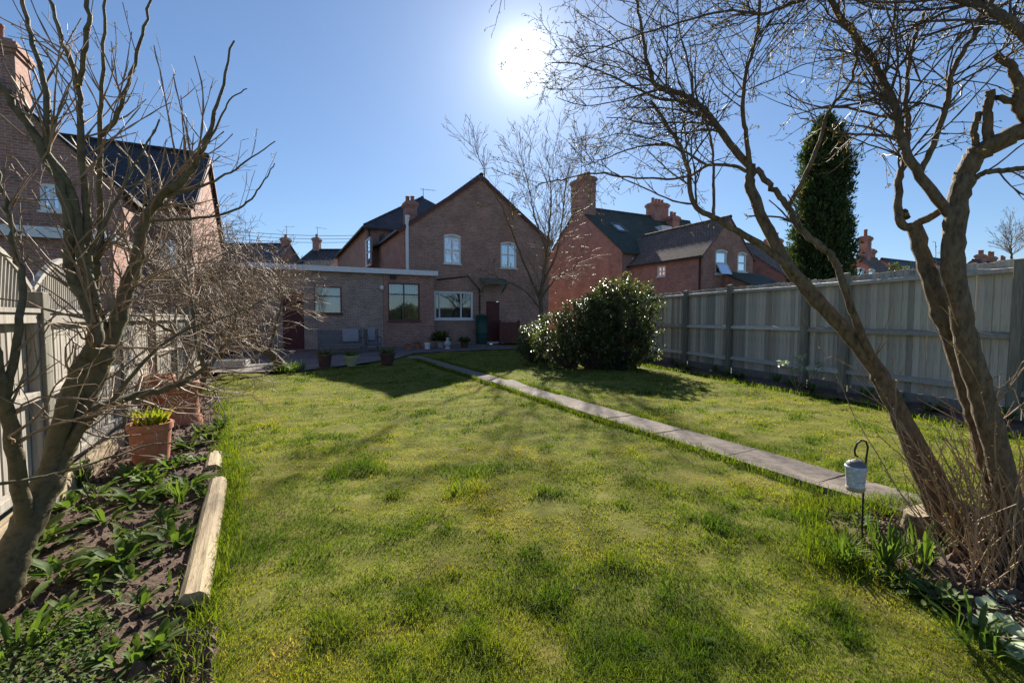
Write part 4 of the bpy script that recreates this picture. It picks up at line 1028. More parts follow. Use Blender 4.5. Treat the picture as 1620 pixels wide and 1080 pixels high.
class Tree:
    def __init__(s, seed):
        s.g = np.random.default_rng(seed); s.trunk = Soup(); s.tw = Soup(); s.bud = Soup(); s.bp = []; s.bd = []; s.limbs = []; s.cane = None
    def limb(s, pts, r0, r1, sides=10, wob=.005, knob=.09):
        P = smooth_path(pts, 6); n = len(P)
        P = P + s.g.normal(0, wob, P.shape) * np.linspace(.3, 1, n)[:, None]
        f = np.linspace(0, 1, n); r = r0 + (r1 - r0) * f ** .85
        r = r * (1 + knob * s.g.uniform(-.5, .8, n))
        s.trunk.tube(P, r, sides); s.limbs.append((P, r)); return P, r
    def grow(s, p, d, L, r, lev, c, sides=4):
        """one twig and, recursively, its side twigs"""
        g = s.g; seg = c['seg']; n = max(3, int(L / seg)); st = L / n
        d = d / np.linalg.norm(d); P = [p]; D = [d]
        bend = g.normal(0, c['bend'], 3)
        for i in range(n):
            d = d + g.normal(0, c['wob'], 3) + bend * st + np.array((0, 0, c['trop'][min(lev, len(c['trop']) - 1)])) * st
            d = d / np.linalg.norm(d); P.append(P[-1] + d * st); D.append(d)
        P = np.array(P); rr = r * np.linspace(1, .45, n + 1)
        if c.get('node'): rr = rr * (1 + c['node'] * g.uniform(0, 1, n + 1) * (np.arange(n + 1) % 2))
        s.tw.tube(P, np.maximum(rr, c['rmin']), sides if lev < c['max'] else 3)
        if lev < c['max']:
            k = int(L * c['dens'][lev] * g.uniform(.7, 1.3) + .5)
            for _ in range(k):
                i = int(g.integers(max(1, int(n * .12)), n + 1)); f = i / n
                a = g.uniform(*c['ang']); ax = np.cross(D[i], g.normal(size=3)); ax /= np.linalg.norm(ax) + 1e-9
                nd = D[i] * math.cos(a) + np.cross(ax, D[i]) * math.sin(a)
                s.grow(P[i], nd, L * g.uniform(*c['ratio']) * (1.15 - .5 * f), rr[i] * .62, lev + 1, c, max(3, sides - 1))
        if c.get('buds') and lev >= c['max'] - c.get('blev', 0):
            for i in range(1, n + 1):
                if g.uniform() < c['buds']: s.bp.append(P[i]); s.bd.append(D[i] + g.normal(0, .8, 3))
    def sprout(s, k, count, lo, hi, L, c, lev=0, ang=(.5, 1.1), toward=None, rs=.35, rmax=1):
        P, r = s.limbs[k]; n = len(P)
        for _ in range(count):
            i = int(np.clip(s.g.uniform(lo, hi) * (n - 1), 1, n - 1)); t = P[min(i + 1, n - 1)] - P[i - 1]; t /= np.linalg.norm(t)
            a = s.g.uniform(*ang); v = s.g.normal(size=3)
            if toward is not None: v = v * .5 + np.array(toward, float)
            v = v - t * (v @ t); v /= np.linalg.norm(v) + 1e-9
            s.grow(P[i], t * math.cos(a) + v * math.sin(a), s.g.uniform(*L), min(r[i] * rs, rmax), lev, c)
    def finish(s, name, base, label, bark, twig, budm='bud', bsize=(.012, .006), group=None, cat='tree', extra=()):
        b = np.array((base[0], base[1], 0.0))
        t_ = thing(name, tuple(b), 0, label, cat, group)
        for so, nm, m in ((s.trunk, 'trunk', bark), (s.tw, 'crown', twig), (s.cane or Soup(), 'basal_shoots', 'cane')):
            if so.V:
                so.V = [v - b for v in so.V]; link(nm, so.mesh(nm, M[m]), t_)
        if s.bp:
            S = Soup(); P = np.array(s.bp) - b; N = len(P)
            leaves(S, P, np.array(s.bd), bsize[0] * s.g.uniform(.6, 1.4, N), bsize[1] * s.g.uniform(.6, 1.4, N), .1, .35)
            link('buds', S.mesh('buds', M[budm]), t_)['kind'] = 'stuff'
        return t_
def lp(*pts): return [at(x, y, Y) for x, y, Y in pts]

# ---- many stemmed tree at the right
T = Tree(21)
b0 = gnd(1540, 870)
root = gnd(1555, 880); root[2] = -.05
T.limb(lp((1530, 845, 2.85), (1500, 790, 2.88), (1448, 700, 2.92), (1390, 590, 3.0), (1342, 528, 3.05), (1293, 476, 3.1), (1243, 414, 3.15), (1212, 355, 3.2), (1188, 300, 3.25), (1187, 262, 3.28)), 0.0600, 0.0310)          # 0 main left stem
T.limb(lp((1495, 850, 2.8), (1472, 790, 2.82), (1445, 722, 2.86), (1415, 650, 2.95), (1385, 585, 3.0)), 0.0440, 0.0361)                                                                                            # 1
T.limb(lp((1350, 536, 3.05), (1270, 442, 3.1), (1200, 386, 3.15), (1136, 348, 3.2), (1098, 322, 3.25), (1086, 262, 3.3), (1062, 207, 3.4), (1030, 160, 3.5)), 0.0288, 0.0103)                                         # 2
T.limb(lp((1388, 586, 2.99), (1374, 552, 2.97), (1348, 491, 2.95), (1333, 445, 2.95), (1317, 408, 2.98), (1293, 386, 3.0), (1265, 362, 3.05), (1245, 326, 3.1), (1222, 298, 3.15), (1198, 268, 3.25)), 0.0224, 0.0189)  # 3
T.limb(lp((1247, 328, 3.1), (1285, 253, 3.0), (1301, 210, 2.95), (1309, 179, 2.9), (1348, 124, 2.85), (1355, 70, 2.8)), 0.0144, 0.0069)                                                                               # 4
T.limb(lp((1187, 266, 3.28), (1155, 228, 3.35), (1116, 176, 3.45), (1076, 148, 3.5), (1036, 133, 3.55), (1022, 85, 3.6), (1012, 30, 3.65), (1000, -40, 3.7)), 0.0272, 0.0086)                                          # 5
T.limb(lp((1187, 264, 3.28), (1180, 215, 3.25), (1175, 163, 3.2), (1182, 110, 3.2), (1197, 50, 3.15), (1205, -30, 3.1)), 0.0176, 0.0086)                                                                               # 6
T.limb(lp((1116, 178, 3.45), (1080, 160, 3.5), (1036, 154, 3.6), (968, 120, 3.8), (912, 102, 3.95), (872, 99, 4.1)), 0.0128, 0.0043)                                                                                   # 7
T.limb(lp((1183, 272, 3.27), (1160, 262, 3.3), (1120, 262, 3.4), (1085, 280, 3.5), (1020, 282, 3.65), (943, 275, 3.85), (880, 285, 4.0), (850, 292, 4.05)), 0.0128, 0.0043)                                            # 8
T.limb(lp((1129, 340, 3.2), (1129, 300, 3.2), (1128, 255, 3.22), (1120, 205, 3.25), (1095, 150, 3.3)), 0.0112, 0.0060)                                                                                                 # 9
T.limb(lp((1120, 262, 3.4), (1060, 230, 3.5), (1000, 235, 3.65), (960, 250, 3.8), (925, 262, 3.9)), 0.0088, 0.0034)                                                                                                    # 10
# middle stem
T.limb(lp((1612, 900, 2.55), (1590, 810, 2.58), (1562, 715, 2.6), (1536, 630, 2.63), (1509, 547, 2.66), (1484, 485, 2.68), (1466, 423, 2.7), (1447, 359, 2.72)), 0.0624, 0.0378)                                       # 11
T.limb(lp((1447, 360, 2.72), (1424, 352, 2.72), (1421, 296, 2.74), (1431, 249, 2.76), (1437, 202, 2.8), (1433, 156, 2.85), (1440, 90, 2.9), (1462, 20, 2.95)), 0.0256, 0.0086)                                          # 12
T.limb(lp((1440, 360, 2.71), (1492, 331, 2.65), (1515, 305, 2.6)), 0.0208, 0.0206)                                                                                                                                     # 13
# right stem
T.limb(lp((1628, 880, 2.45), (1600, 800, 2.48), (1566, 668, 2.5), (1543, 591, 2.52), (1524, 516, 2.53), (1508, 425, 2.55), (1511, 350, 2.56), (1524, 290, 2.57), (1540, 250, 2.55), (1566, 233, 2.5), (1620, 206, 2.42), (1700, 170, 2.35)), 0.0600, 0.0430)  # 14
T.limb(lp((1512, 350, 2.56), (1499, 334, 2.57), (1449, 268, 2.62), (1429, 229, 2.66), (1414, 163, 2.7), (1394, 124, 2.75), (1367, 74, 2.8), (1320, 12, 2.9), (1290, -50, 2.95)), 0.0288, 0.0155)                         # 15
T.limb(lp((1457, 272, 2.62), (1484, 210, 2.58), (1499, 156, 2.55), (1511, 105, 2.52), (1542, 54, 2.5), (1575, -10, 2.5)), 0.0160, 0.0103)                                                                               # 16
T.limb(lp((1700, 130, 2.2), (1620, 55, 2.25), (1581, 24, 2.3), (1542, 4, 2.4), (1470, -22, 2.5)), 0.0272, 0.0189)                                                                                                       # 17
T.limb(lp((1400, -40, 2.8), (1310, -12, 2.9), (1252, 6, 3.0), (1206, 22, 3.1), (1147, 18, 3.2), (1060, 40, 3.4), (990, 62, 3.6), (915, 90, 3.8)), 0.0128, 0.0043)                                                       # 18
T.limb(lp((1566, 236, 2.5), (1562, 200, 2.5), (1566, 145, 2.5)), 0.0224, 0.0206)                                                                                                                                        # 19 stubs
T.limb(lp((1546, 246, 2.54), (1542, 205, 2.54), (1548, 178, 2.54)), 0.0176, 0.0155)                                                                                                                                     # 20
T.limb(lp((1640, 200, 2.4), (1612, 170, 2.4), (1608, 120, 2.4), (1575, 88, 2.42)), 0.0320, 0.0172)                                                                                                                        # 21
T.limb(lp((1605, 160, 2.4), (1572, 155, 2.42)), 0.0176, 0.0120)                                                                                                                                                         # 22
T.limb(lp((1535, 290, 2.57), (1560, 272, 2.5), (1600, 270, 2.45), (1660, 255, 2.4)), 0.0144, 0.0120)                                                                                                                    # 23
T.limb(lp((1188, 300, 3.25), (1182, 290, 3.24)), 0.0320, 0.0172)
T.limb(lp((1433, 345, 2.72), (1431, 336, 2.72)), 0.0208, 0.0172)
T.limb(lp((1600, -60, 2.6), (1400, -70, 2.9), (1150, -60, 3.3), (950, -40, 3.7)), 0.0160, 0.0052)                                                                                                                        # 26 above frame
CR = dict(seg=.05, bend=.5, wob=.10, trop=(.15, -.25, -.1), max=2, dens=(9.0, 13.0), ang=(.5, 1.15), ratio=(.26, .48), rmin=.0016, buds=.7, blev=1, node=.4)
for k, c_, lo, hi, L in ((5, 15, .15, 1, (.45, .95)), (6, 9, .3, 1, (.4, .8)), (7, 13, .1, 1, (.3, .7)), (8, 12, .25, 1, (.3, .65)), (9, 6, .3, 1, (.3, .6)), (10, 8, .2, 1, (.3, .6)), (2, 9, .55, 1, (.4, .8)),
                          (4, 6, .3, 1, (.3, .6)), (12, 9, .35, 1, (.4, .8)), (15, 13, .35, 1, (.4, .9)), (16, 10, .2, 1, (.4, .8)), (17, 7, .2, 1, (.4, .8)), (18, 22, .05, 1, (.4, .85)), (26, 20, .1, 1, (.4, .9)), (23, 3, .3, 1, (.3, .6)), (14, 4, .88, 1, (.3, .6)), (3, 2, .5, .9, (.25, .4))):
    T.sprout(k, int(c_ * 1.7), lo, hi, L, CR, 0, (.5, 1.15), None, .36, .0075)
# the twig that hangs by the sun
T.grow(at(800, -30, 3.6), np.array((-.05, 0, -1.0)), .35, .003, 1, CR)
# basal shoots / canes
CC = dict(seg=.07, bend=.25, wob=.05, trop=(.25, .1), max=1, dens=(2.2,), ang=(.3, .7), ratio=(.2, .45), rmin=.0016, buds=.5, blev=1, node=.7)
keep = T.tw; T.tw = Soup()
for _ in range(135):
    p = gnd(T.g.uniform(1500, 1670), T.g.uniform(845, 950)); p[2] = -.02
    d = np.array((T.g.normal(-.22, .34), T.g.normal(0, .25), 1.0))
    T.grow(p, d, T.g.uniform(.3, .8) + (T.g.uniform(0, .6) if T.g.uniform() < .3 else 0), T.g.uniform(.003, .006), 0, CC)
for k in (0, 11, 14): T.sprout(k, 12, .05, .4, (.2, .55), CC, 0, (.4, 1.0), (0, 0, .7), .12, .004)
T.cane = T.tw; T.tw = keep
T.finish('multi_stem_tree', b0, 'leaning many stemmed bare tree with budding twigs at the right', 'bark_brown', 'twig_dark', 'bud', (.020, .009))

# ---- pruned fruit tree, left foreground
T = Tree(5)
b0 = gnd(-25, 985)
T.limb(lp((-30, 1000, 2.1), (-4, 945, 2.12), (22, 876, 2.18), (60, 795, 2.3), (92, 728, 2.42), (122, 660, 2.5), (150, 600, 2.6), (172, 545, 2.66), (200, 462, 2.75), (217, 411, 2.8), (229, 351, 2.85), (252, 314, 2.88), (296, 277, 2.92), (326, 222, 2.96), (344, 166, 3.0), (370, 63, 3.05)), .085, .006, knob=.18)   # 0
T.limb(lp((80, 745, 2.4), (105, 640, 2.42), (130, 575, 2.44), (150, 540, 2.45), (148, 506, 2.45), (120, 449, 2.42), (107, 411, 2.4), (108, 340, 2.38), (70, 240, 2.34), (37, 185, 2.3), (-5, 130, 2.25)), .046, .014)   # 1
T.limb(lp((172, 545, 2.66), (150, 470, 2.62), (152, 420, 2.6), (159, 370, 2.58), (159, 222, 2.55), (163, 111, 2.52), (168, -10, 2.5)), .025, .006)       # 2
T.limb(lp((150, 520, 2.45), (140, 440, 2.45), (136, 333, 2.45), (126, 215, 2.45), (122, 130, 2.46), (96, 55, 2.46), (76, -15, 2.46)), .024, .007)       # 3
T.limb(lp((125, 135, 2.45), (137, 60, 2.42), (139, -15, 2.4)), .013, .009)       # 4
T.limb(lp((74, 259, 2.34), (72, 148, 2.36), (48, 55, 2.38), (33, -15, 2.4)), .016, .008)       # 5
T.limb(lp((160, 215, 2.55), (185, 185, 2.56), (203, 130, 2.58), (222, 67, 2.6), (240, -10, 2.62)), .014, .006)      # 6
T.limb(lp((252, 314, 2.88), (330, 290, 2.95), (380, 262, 3.0), (436, 223, 3.05)), .011, .003)     # 7
T.limb(lp((232, 350, 2.85), (330, 343, 2.9), (385, 325, 2.95), (415, 290, 3.0), (435, 258, 3.05)), .010, .003)     # 8
T.limb(lp((300, 272, 2.92), (335, 215, 2.98), (360, 165, 3.0), (390, 138, 3.05)), .009, .003)     # 9
T.limb(lp((40, 830, 2.22), (25, 720, 2.15), (8, 640, 2.1), (-12, 560, 2.05), (-40, 480, 2.0)), .035, .02)      # 10
T.limb(lp((8, 640, 2.1), (30, 520, 2.15), (35, 440, 2.2), (20, 390, 2.2), (12, 330, 2.2), (-10, 250, 2.2)), .018, .008)    # 11
T.limb(lp((100, 720, 2.42), (150, 650, 2.5), (215, 625, 2.7), (280, 610, 2.85), (330, 575, 2.95)), .032, .012)  # 12
T.limb(lp((120, 450, 2.42), (165, 350, 2.45), (200, 290, 2.5), (250, 190, 2.55)), .012, .004)  # 13
T.limb(lp((70, 240, 2.34), (110, 300, 2.4), (130, 400, 2.42), (150, 480, 2.45)), .02, .024)  # 14
T.limb(lp((-60, 770, 1.9), (0, 765, 1.95), (60, 755, 2.05), (140, 735, 2.2), (210, 712, 2.4), (280, 698, 2.55), (340, 700, 2.65)), .009, .003)  # 15
T.limb(lp((172, 640, 2.55), (240, 560, 2.65), (300, 520, 2.75), (360, 500, 2.85), (430, 470, 2.95)), .012, .003)  # 16
CL = dict(seg=.06, bend=.3, wob=.07, trop=(1.0, .5, .2), max=2, dens=(4.5, 6.0), ang=(.4, 1.0), ratio=(.25, .5), rmin=.0014, buds=.32, blev=1, node=.8)
CT = dict(seg=.05, bend=.6, wob=.17, trop=(.1, .05, 0), max=2, dens=(5.0, 7.0), ang=(.5, 1.2), ratio=(.3, .55), rmin=.0013, buds=.15, blev=1, node=.7)
for k, c_, lo, hi, L in ((0, 20, .5, .85, (.3, .8)), (1, 13, .35, .9, (.3, .75)), (2, 12, .1, .8, (.3, .7)), (3, 10, .1, .8, (.25, .6)), (5, 4, .1, .8, (.2, .4)), (6, 6, .2, .8, (.2, .4)), (7, 5, .2, .9, (.15, .35)), (8, 4, .2, .9, (.15, .35)), (11, 6, .1, .9, (.2, .5)), (13, 5, .2, .9, (.2, .4)), (10, 6, .3, 1, (.3, .6))):
    T.sprout(k, int(c_ * 1.35), lo, hi, L, CL, 0, (.35, .9), (0, 0, .8), .35, .006)
for k, c_, lo, hi, L in ((0, 10, .25, .6, (.3, .7)), (12, 12, .2, 1, (.3, .7)), (10, 6, .2, 1, (.3, .6)), (1, 6, .1, .5, (.3, .6)), (15, 6, .1, 1, (.15, .35)), (16, 9, .2, 1, (.2, .5))):
    T.sprout(k, int(c_ * 1.5), lo, hi, L, CT, 0, (.5, 1.2), None, .32, .006)
T.finish('pruned_fruit_tree', b0, 'pruned bare fruit tree with upright shoots in the left foreground', 'bark_olive', 'twig_pale', 'bud', (.014, .007))

# ---- dense twiggy shrub tree beside the left pots
T = Tree(31)
b0 = gnd(300, 665)
T.limb(lp((300, 665, 6.2), (312, 625, 6.25), (325, 585, 6.2), (300, 540, 6.1), (262, 520, 6.0), (225, 500, 5.8)), .045, .014)
T.limb(lp((318, 605, 6.2), (345, 560, 6.4), (368, 520, 6.6), (380, 470, 6.8)), .03, .010)
T.limb(lp((310, 555, 6.1), (305, 490, 6.2), (295, 430, 6.3), (288, 370, 6.4)), .026, .008)
T.limb(lp((325, 585, 6.2), (290, 600, 5.6), (250, 610, 5.2), (215, 640, 4.9)), .018, .006)
CS = dict(seg=.09, bend=.5, wob=.16, trop=(.05, -.05, 0), max=2, dens=(6.5, 8.0), ang=(.5, 1.2), ratio=(.35, .6), rmin=.0022, buds=.0)
for k, c_ in ((0, 26), (1, 26), (2, 30), (3, 14)): T.sprout(k, c_, .25, 1, (.5, 1.15), CS, 0, (.5, 1.2), None, .35, .011)
T.finish('twiggy_shrub', b0, 'tangled leafless shrub behind the terracotta pots by the left fence', 'bark_olive', 'twig_pale')

# ---- leaning tree by the patio
T = Tree(33)
b0 = gnd(452, 588)
T.limb(lp((458, 592, 11.9), (448, 582, 11.8), (430, 562, 11.7), (405, 548, 11.6), (375, 535, 11.5), (350, 505, 11.4), (335, 465, 11.4)), .15, .04)
T.limb(lp((405, 548, 11.6), (395, 505, 11.5), (385, 460, 11.5), (378, 410, 11.5)), .06, .018)
T.limb(lp((375, 535, 11.5), (330, 525, 11.2), (290, 500, 11.0), (265, 460, 10.9)), .06, .018)
T.limb(lp((425, 558, 11.7), (435, 520, 11.6), (445, 480, 11.5), (448, 440, 11.5)), .04, .012)
T.limb(lp((350, 505, 11.4), (320, 460, 11.4), (305, 410, 11.4), (300, 380, 11.4)), .05, .012)
CS2 = dict(seg=.14, bend=.35, wob=.17, trop=(.1, .0, 0), max=2, dens=(5.0, 7.5), ang=(.5, 1.2), ratio=(.35, .6), rmin=.0046, buds=.0)
for k, c_ in ((0, 40), (1, 46), (2, 42), (3, 30), (4, 46)): T.sprout(k, c_, .3, 1, (.7, 1.5), CS2, 0, (.5, 1.2), None, .35, .014)
T.finish('leaning_tree', b0, 'leaning leafless tree with a dense brown crown at the patio edge', 'bark_brown', 'twig_pale')
S = Soup(); n = 260; a = T.g.uniform(0, 6.28, n); rr = T.g.uniform(.12, .42, n); P = np.stack([b0[0] + .05 + np.cos(a) * rr, b0[1] + np.sin(a) * rr * .8, np.zeros(n)], 1)
leaves(S, P - np.array((b0[0], b0[1], 0)), np.stack([T.g.normal(0, .4, n), T.g.normal(0, .4, n), np.ones(n)], 1), T.g.uniform(.15, .35, n), .02, .3)
tg = link('grass_tuft', S.mesh('grass_tuft', M['leaf_fresh'])); tg.location = (b0[0], b0[1], 0); props(tg, 'long grass tuft round the foot of the leaning tree', 'grass')

# ---- slender upright bare tree before the gable
T = Tree(41)
b0 = np.array((1.35, 20.4, 0))
B = lambda x, y, Y=20.4: at(x, y, Y)
T.limb([b0 - np.array((0, 0, .05)), B(858, 520), B(856, 470), B(862, 420), B(868, 370), B(872, 310, 20.6), B(868, 255, 20.7)], .13, .012, 8, .03)
T.limb([B(857, 480), B(835, 430), B(815, 380, 20.2), B(795, 330, 20), B(770, 280, 19.8), B(750, 225, 19.7)], .06, .010, 7, .03)
T.limb([B(858, 450), B(880, 400), B(890, 345, 20.8), B(895, 290, 21), B(905, 250, 21)], .06, .010, 7, .03)
T.limb([B(866, 400), B(845, 340, 20.6), B(835, 290, 20.8), B(822, 240, 20.9)], .05, .010, 7, .03)
T.limb([B(857, 470), B(880, 440, 20), B(905, 425, 19.7), B(925, 400, 19.5)], .045, .010, 7, .03)
T.limb([B(857, 490), B(830, 460, 20), B(790, 440, 19.6), B(760, 425, 19.3)], .04, .008, 7, .03)
CB = dict(seg=.22, bend=.12, wob=.07, trop=(.35, .25, .15), max=2, dens=(3.0, 4.2), ang=(.3, .75), ratio=(.35, .6), rmin=.0065, buds=0)
for k, c_, L in ((0, 36, (.9, 2.3)), (1, 24, (.8, 1.8)), (2, 24, (.8, 1.9)), (3, 24, (.8, 1.8))): T.sprout(k, c_, .3, 1, L, CB, 0, (.3, .8), None, .35, .016)
CB2 = dict(CB, wob=.16, trop=(0, -.05, 0), ang=(.5, 1.2))
for k, c_, L in ((0, 26, (.8, 1.6)), (4, 26, (.6, 1.4)), (5, 20, (.6, 1.5))): T.sprout(k, c_, .2, .75 if k == 0 else 1, L, CB2, 0, (.5, 1.2), None, .35, .014)
T.finish('slender_bare_tree', b0, 'slender upright bare tree in front of the gabled house', 'bark_brown', 'twig_pale')

# ---- far bare treetops at the right edge
for i, (x0, y0, x1, y1, Y) in enumerate(((1600, 425, 1600, 372, 30), (1655, 425, 1650, 360, 31))):
    T = Tree(50 + i); A, B_ = at(x0, y0, Y), at(x1, y1, Y); base = np.array((A[0], A[1], 0))
    T.limb([base, A, (A + B_) / 2, B_], .12, .02, 6, .02)
    T.sprout(0, 42, .55, 1, (.7, 1.7), dict(CB, seg=.3, wob=.12, trop=(.3, .2, .1), rmin=.007), 0, (.4, 1.0), None, .4, .018)
    T.finish('far_bare_tree', base, ('bare twiggy treetop far behind the fence at the right picture edge', 'bare treetop cut by the right picture edge far behind the fence')[i], 'bark_brown', 'twig_pale')

# ---- tall conifer behind the fence
g = np.random.default_rng(8)
base = at(1297, 500, 19.0); ct = thing('conifer_tree', (base[0], base[1], 0), 0, 'tall dark columnar conifer standing behind the right fence', 'tree')
zt = at(1293, 186, 19.0)[2]; S = Soup()
mb = MB(); mb.tube([(0, 0, -.05), (.02, 0, 2), (-.02, .02, 5), (0, 0, zt - .6)], (.2, .17, .1, .03), 9); mb.build('trunk', M['bark_brown'], ct, True)
nb = 1250
hz_ = g.uniform(0, 1, nb) ** .85; az = g.uniform(0, 6.283, nb)
prof = lambda h: np.interp(h, [0, .12, .3, .5, .7, .85, .95, 1.0], [.86, 1.08, 1.16, 1.12, .98, .80, .54, .12])
rad = prof(hz_) * g.uniform(.72, 1.07, nb) * (1 + .10 * np.sin(az * 3 + hz_ * 14) + .09 * np.sin(az * 7 - hz_ * 31))
cz = .5 + hz_ * (zt - .5)
for i in range(nb):
    n = 46
    out = np.array((math.cos(az[i]), math.sin(az[i]), .0)); c = out * rad[i] + np.array((0, 0, cz[i]))
    f = g.uniform(0, 1, n)[:, None]
    start = out * rad[i] * .12 + np.array((0, 0, cz[i] - .55)); 
    P = start + (c - start) * f ** .6 + g.normal(0, .085, (n, 3))
    D = out * .6 + np.array((0, 0, 1.0)) + g.normal(0, .55, (n, 3))
    leaves(S, P, D, g.uniform(.10, .23, n), g.uniform(.045, .085, n), .1, .1, np.repeat(np.clip(g.uniform(0, 1) * .6 + g.uniform(-.1, .5, (n, 1)), 0, 1), 3, 1))
link('crown', S.mesh('crown', M['leaf_conifer']), ct)

# ---- leafy shrubs: leaves in clumps on twigs
def bush(name, base, blobs, nleaf, L, W, m, label, seed, cat='shrub', stems=14, up=.4):
    g = np.random.default_rng(seed); S = Soup(); t_ = thing(name, (base[0], base[1], 0), 0, label, cat); St = Soup()
    tot = sum(b[3] * b[4] * b[5] for b in blobs)
    for bx, by, bz, rx, ry, rz in blobs:
        k = max(8, int(nleaf / 9 * rx * ry * rz / tot))
        v = unit(g.normal(size=(k, 3))) * g.uniform(.25, 1.0, (k, 1)) ** .45
        v *= 1 + .12 * np.sin(v[:, :1] * 7 + bx) + g.normal(0, .05, (k, 1))
        C = np.array((bx, by, bz)) + v * np.array((rx, ry, rz)); C[:, 2] = np.maximum(C[:, 2], .06)
        for i in range(k):
            n = 9; d0 = unit(v[i] + np.array((0, 0, up)) + g.normal(0, .3, 3)); tl = L * 1.4
            f = g.uniform(0, 1, n)
            P = C[i] + d0 * (f[:, None] * tl); a = g.uniform(0, 6.283, n)
            sd = unit(np.cross(d0, g.normal(size=(n, 3)))); D = d0 * .55 + sd
            tone = np.clip(.45 + .22 * g.normal() + .15 * g.normal(size=(n, 1)) + (.25 * (f[:, None] > .75)), 0, 1)
            leaves(S, P, D, L * g.uniform(.6, 1.15, n), W * g.uniform(.7, 1.1, n), .22, .22, np.repeat(tone, 3, 1))
            if i % 4 == 0:
                b_ = np.array((bx * .5 + C[i][0] * .25, by * .5 + C[i][1] * .25, 0)); mid = (b_ + C[i]) / 2 + g.normal(0, .06, 3)
                St.tube(np.array([b_, mid, C[i], C[i] + d0 * tl]), np.array((.012, .009, .006, .003)), 4)
    link('foliage', S.mesh('foliage', M[m]), t_); link('stems', St.mesh('stems', M['twig_dark']), t_)
    return t_
b0 = gnd(960, 583)
bush('evergreen_shrub', b0, [(-.55, .1, 1.0, .8, .75, .9), (.35, 0, 1.25, .95, .85, 1.15), (.15, .2, 1.9, .55, .6, .65), (.95, .2, 1.75, .55, .6, .72), (-1.3, .3, .8, .8, .7, .78), (-.2, .1, 1.5, .7, .65, .6), (.1, -.2, .6, 1.3, .75, .55)], 24000, .105, .042, 'leaf_gloss', 'large glossy evergreen shrub standing against the right fence', 61)
b1 = gnd(845, 574)
bush('evergreen_shrub', b1, [(0, 0, .62, .5, .5, .58), (.35, .1, .55, .5, .5, .5)], 5000, .085, .035, 'leaf_gloss', 'small dark rounded shrub to the left of the large evergreen', 62)
b2 = at(1418, 470, 17.0)
bush('evergreen_shrub', (b2[0], b2[1]), [(0, 0, 1.6, .65, .6, 1.3), (.1, 0, 2.75, .55, .5, .62)], 3200, .12, .06, 'leaf_gloss', 'leafy green bush peeping over the right fence', 63)

# ================================================================== GRASS, BEDS, PLANTS
def blades(name, X, Y, z, h, w, tone, m, lean=.5, kind='stuff', label=None, cat=None, two=True):
    N = len(X); a = rng.uniform(0, 6.283, N); la = rng.uniform(0, 6.283, N); ln = rng.gamma(2.0, lean * .35, N)
    base = np.stack([X, Y, z], 1); sd = np.stack([np.cos(a), np.sin(a), np.zeros(N)], 1) * (w / 2)[:, None]
    ld = np.stack([np.cos(la), np.sin(la), np.zeros(N)], 1) * (ln * h)[:, None]
    up = np.array((0, 0, 1.0)) * h[:, None]
    v0, v1 = base - sd, base + sd
    v2, v3 = base - sd * .7 + ld * .35 + up * .55, base + sd * .7 + ld * .35 + up * .55
    v4 = base + ld + up * (1 - .25 * np.clip(ln, 0, 1.6))[:, None]
    V = np.stack([v0, v1, v2, v3, v4], 1).reshape(-1, 3); b = (np.arange(N) * 5)[:, None]
    Q = b + np.array([[0, 1, 3, 2]]); T3 = b + np.array([[2, 3, 4]])
    C = np.repeat(np.stack([tone, tone, tone], 1), 5, 0)
    o = link(name, arrays_mesh(name, V, Q, T3, m, True, C))
    return props(o, label, cat, None, kind)
def to_garden(X, Y):
    c, s_ = math.cos(R(GA)), math.sin(R(GA)); return X * c + Y * s_, -X * s_ + Y * c
def free(X, Y):
    s_, t_ = to_garden(X, Y)
    on = inpoly(X, Y, garden) & ~inpoly(X, Y, PATIO) & ~inpoly(X, Y, BED_L) & ~inpoly(X, Y, BED_R) & ~inpoly(X, Y, BED_F) & ~inpoly(X, Y, BARE)
    edge = .03 * np.sin(t_ * 9) + .02 * np.sin(t_ * 23)
    return on & ~((s_ > PS0 - .0 + edge) & (s_ < PS1 + edge * .8) & (t_ < 15.9))
N = 520000
Yv = np.exp(rng.uniform(math.log(1.35), math.log(21.0), N)); Xv = rng.uniform(-1.25, 1.25, N) * Yv + rng.normal(0, .25, N)
ok = free(Xv, Yv)
dry = fbm(Xv, Yv, 1.5, 11) * .6 + fbm(Xv, Yv, 5.0, 12) * .5
tuft = fbm(Xv, Yv, 2.6, 13) * .5 + fbm(Xv, Yv, 8.0, 14) * .5
bare = (fbm(Xv, Yv, 3.3, 15) * .6 + fbm(Xv, Yv, 10, 16) * .5) > .66
ok &= ~(bare & (rng.uniform(0, 1, N) < .8))
Xv, Yv, dry, tuft = Xv[ok], Yv[ok], dry[ok], tuft[ok]; n = len(Xv)
hgt = (.018 + .032 * np.clip(tuft + .1, 0, 1.6)) * rng.uniform(.6, 1.45, n) * np.interp(Yv, [1.3, 4, 21], [1.12, 1.0, .9])
wid = .0032 * np.interp(Yv, [1.3, 2, 5, 10, 21], [.85, 1, 1.9, 3.4, 6.0]) * rng.uniform(.7, 1.3, n)
tone = np.clip((.34 + .58 * dry) + rng.normal(0, .13, n) - .28 * np.clip(tuft, -.5, 1.2), 0, 1)
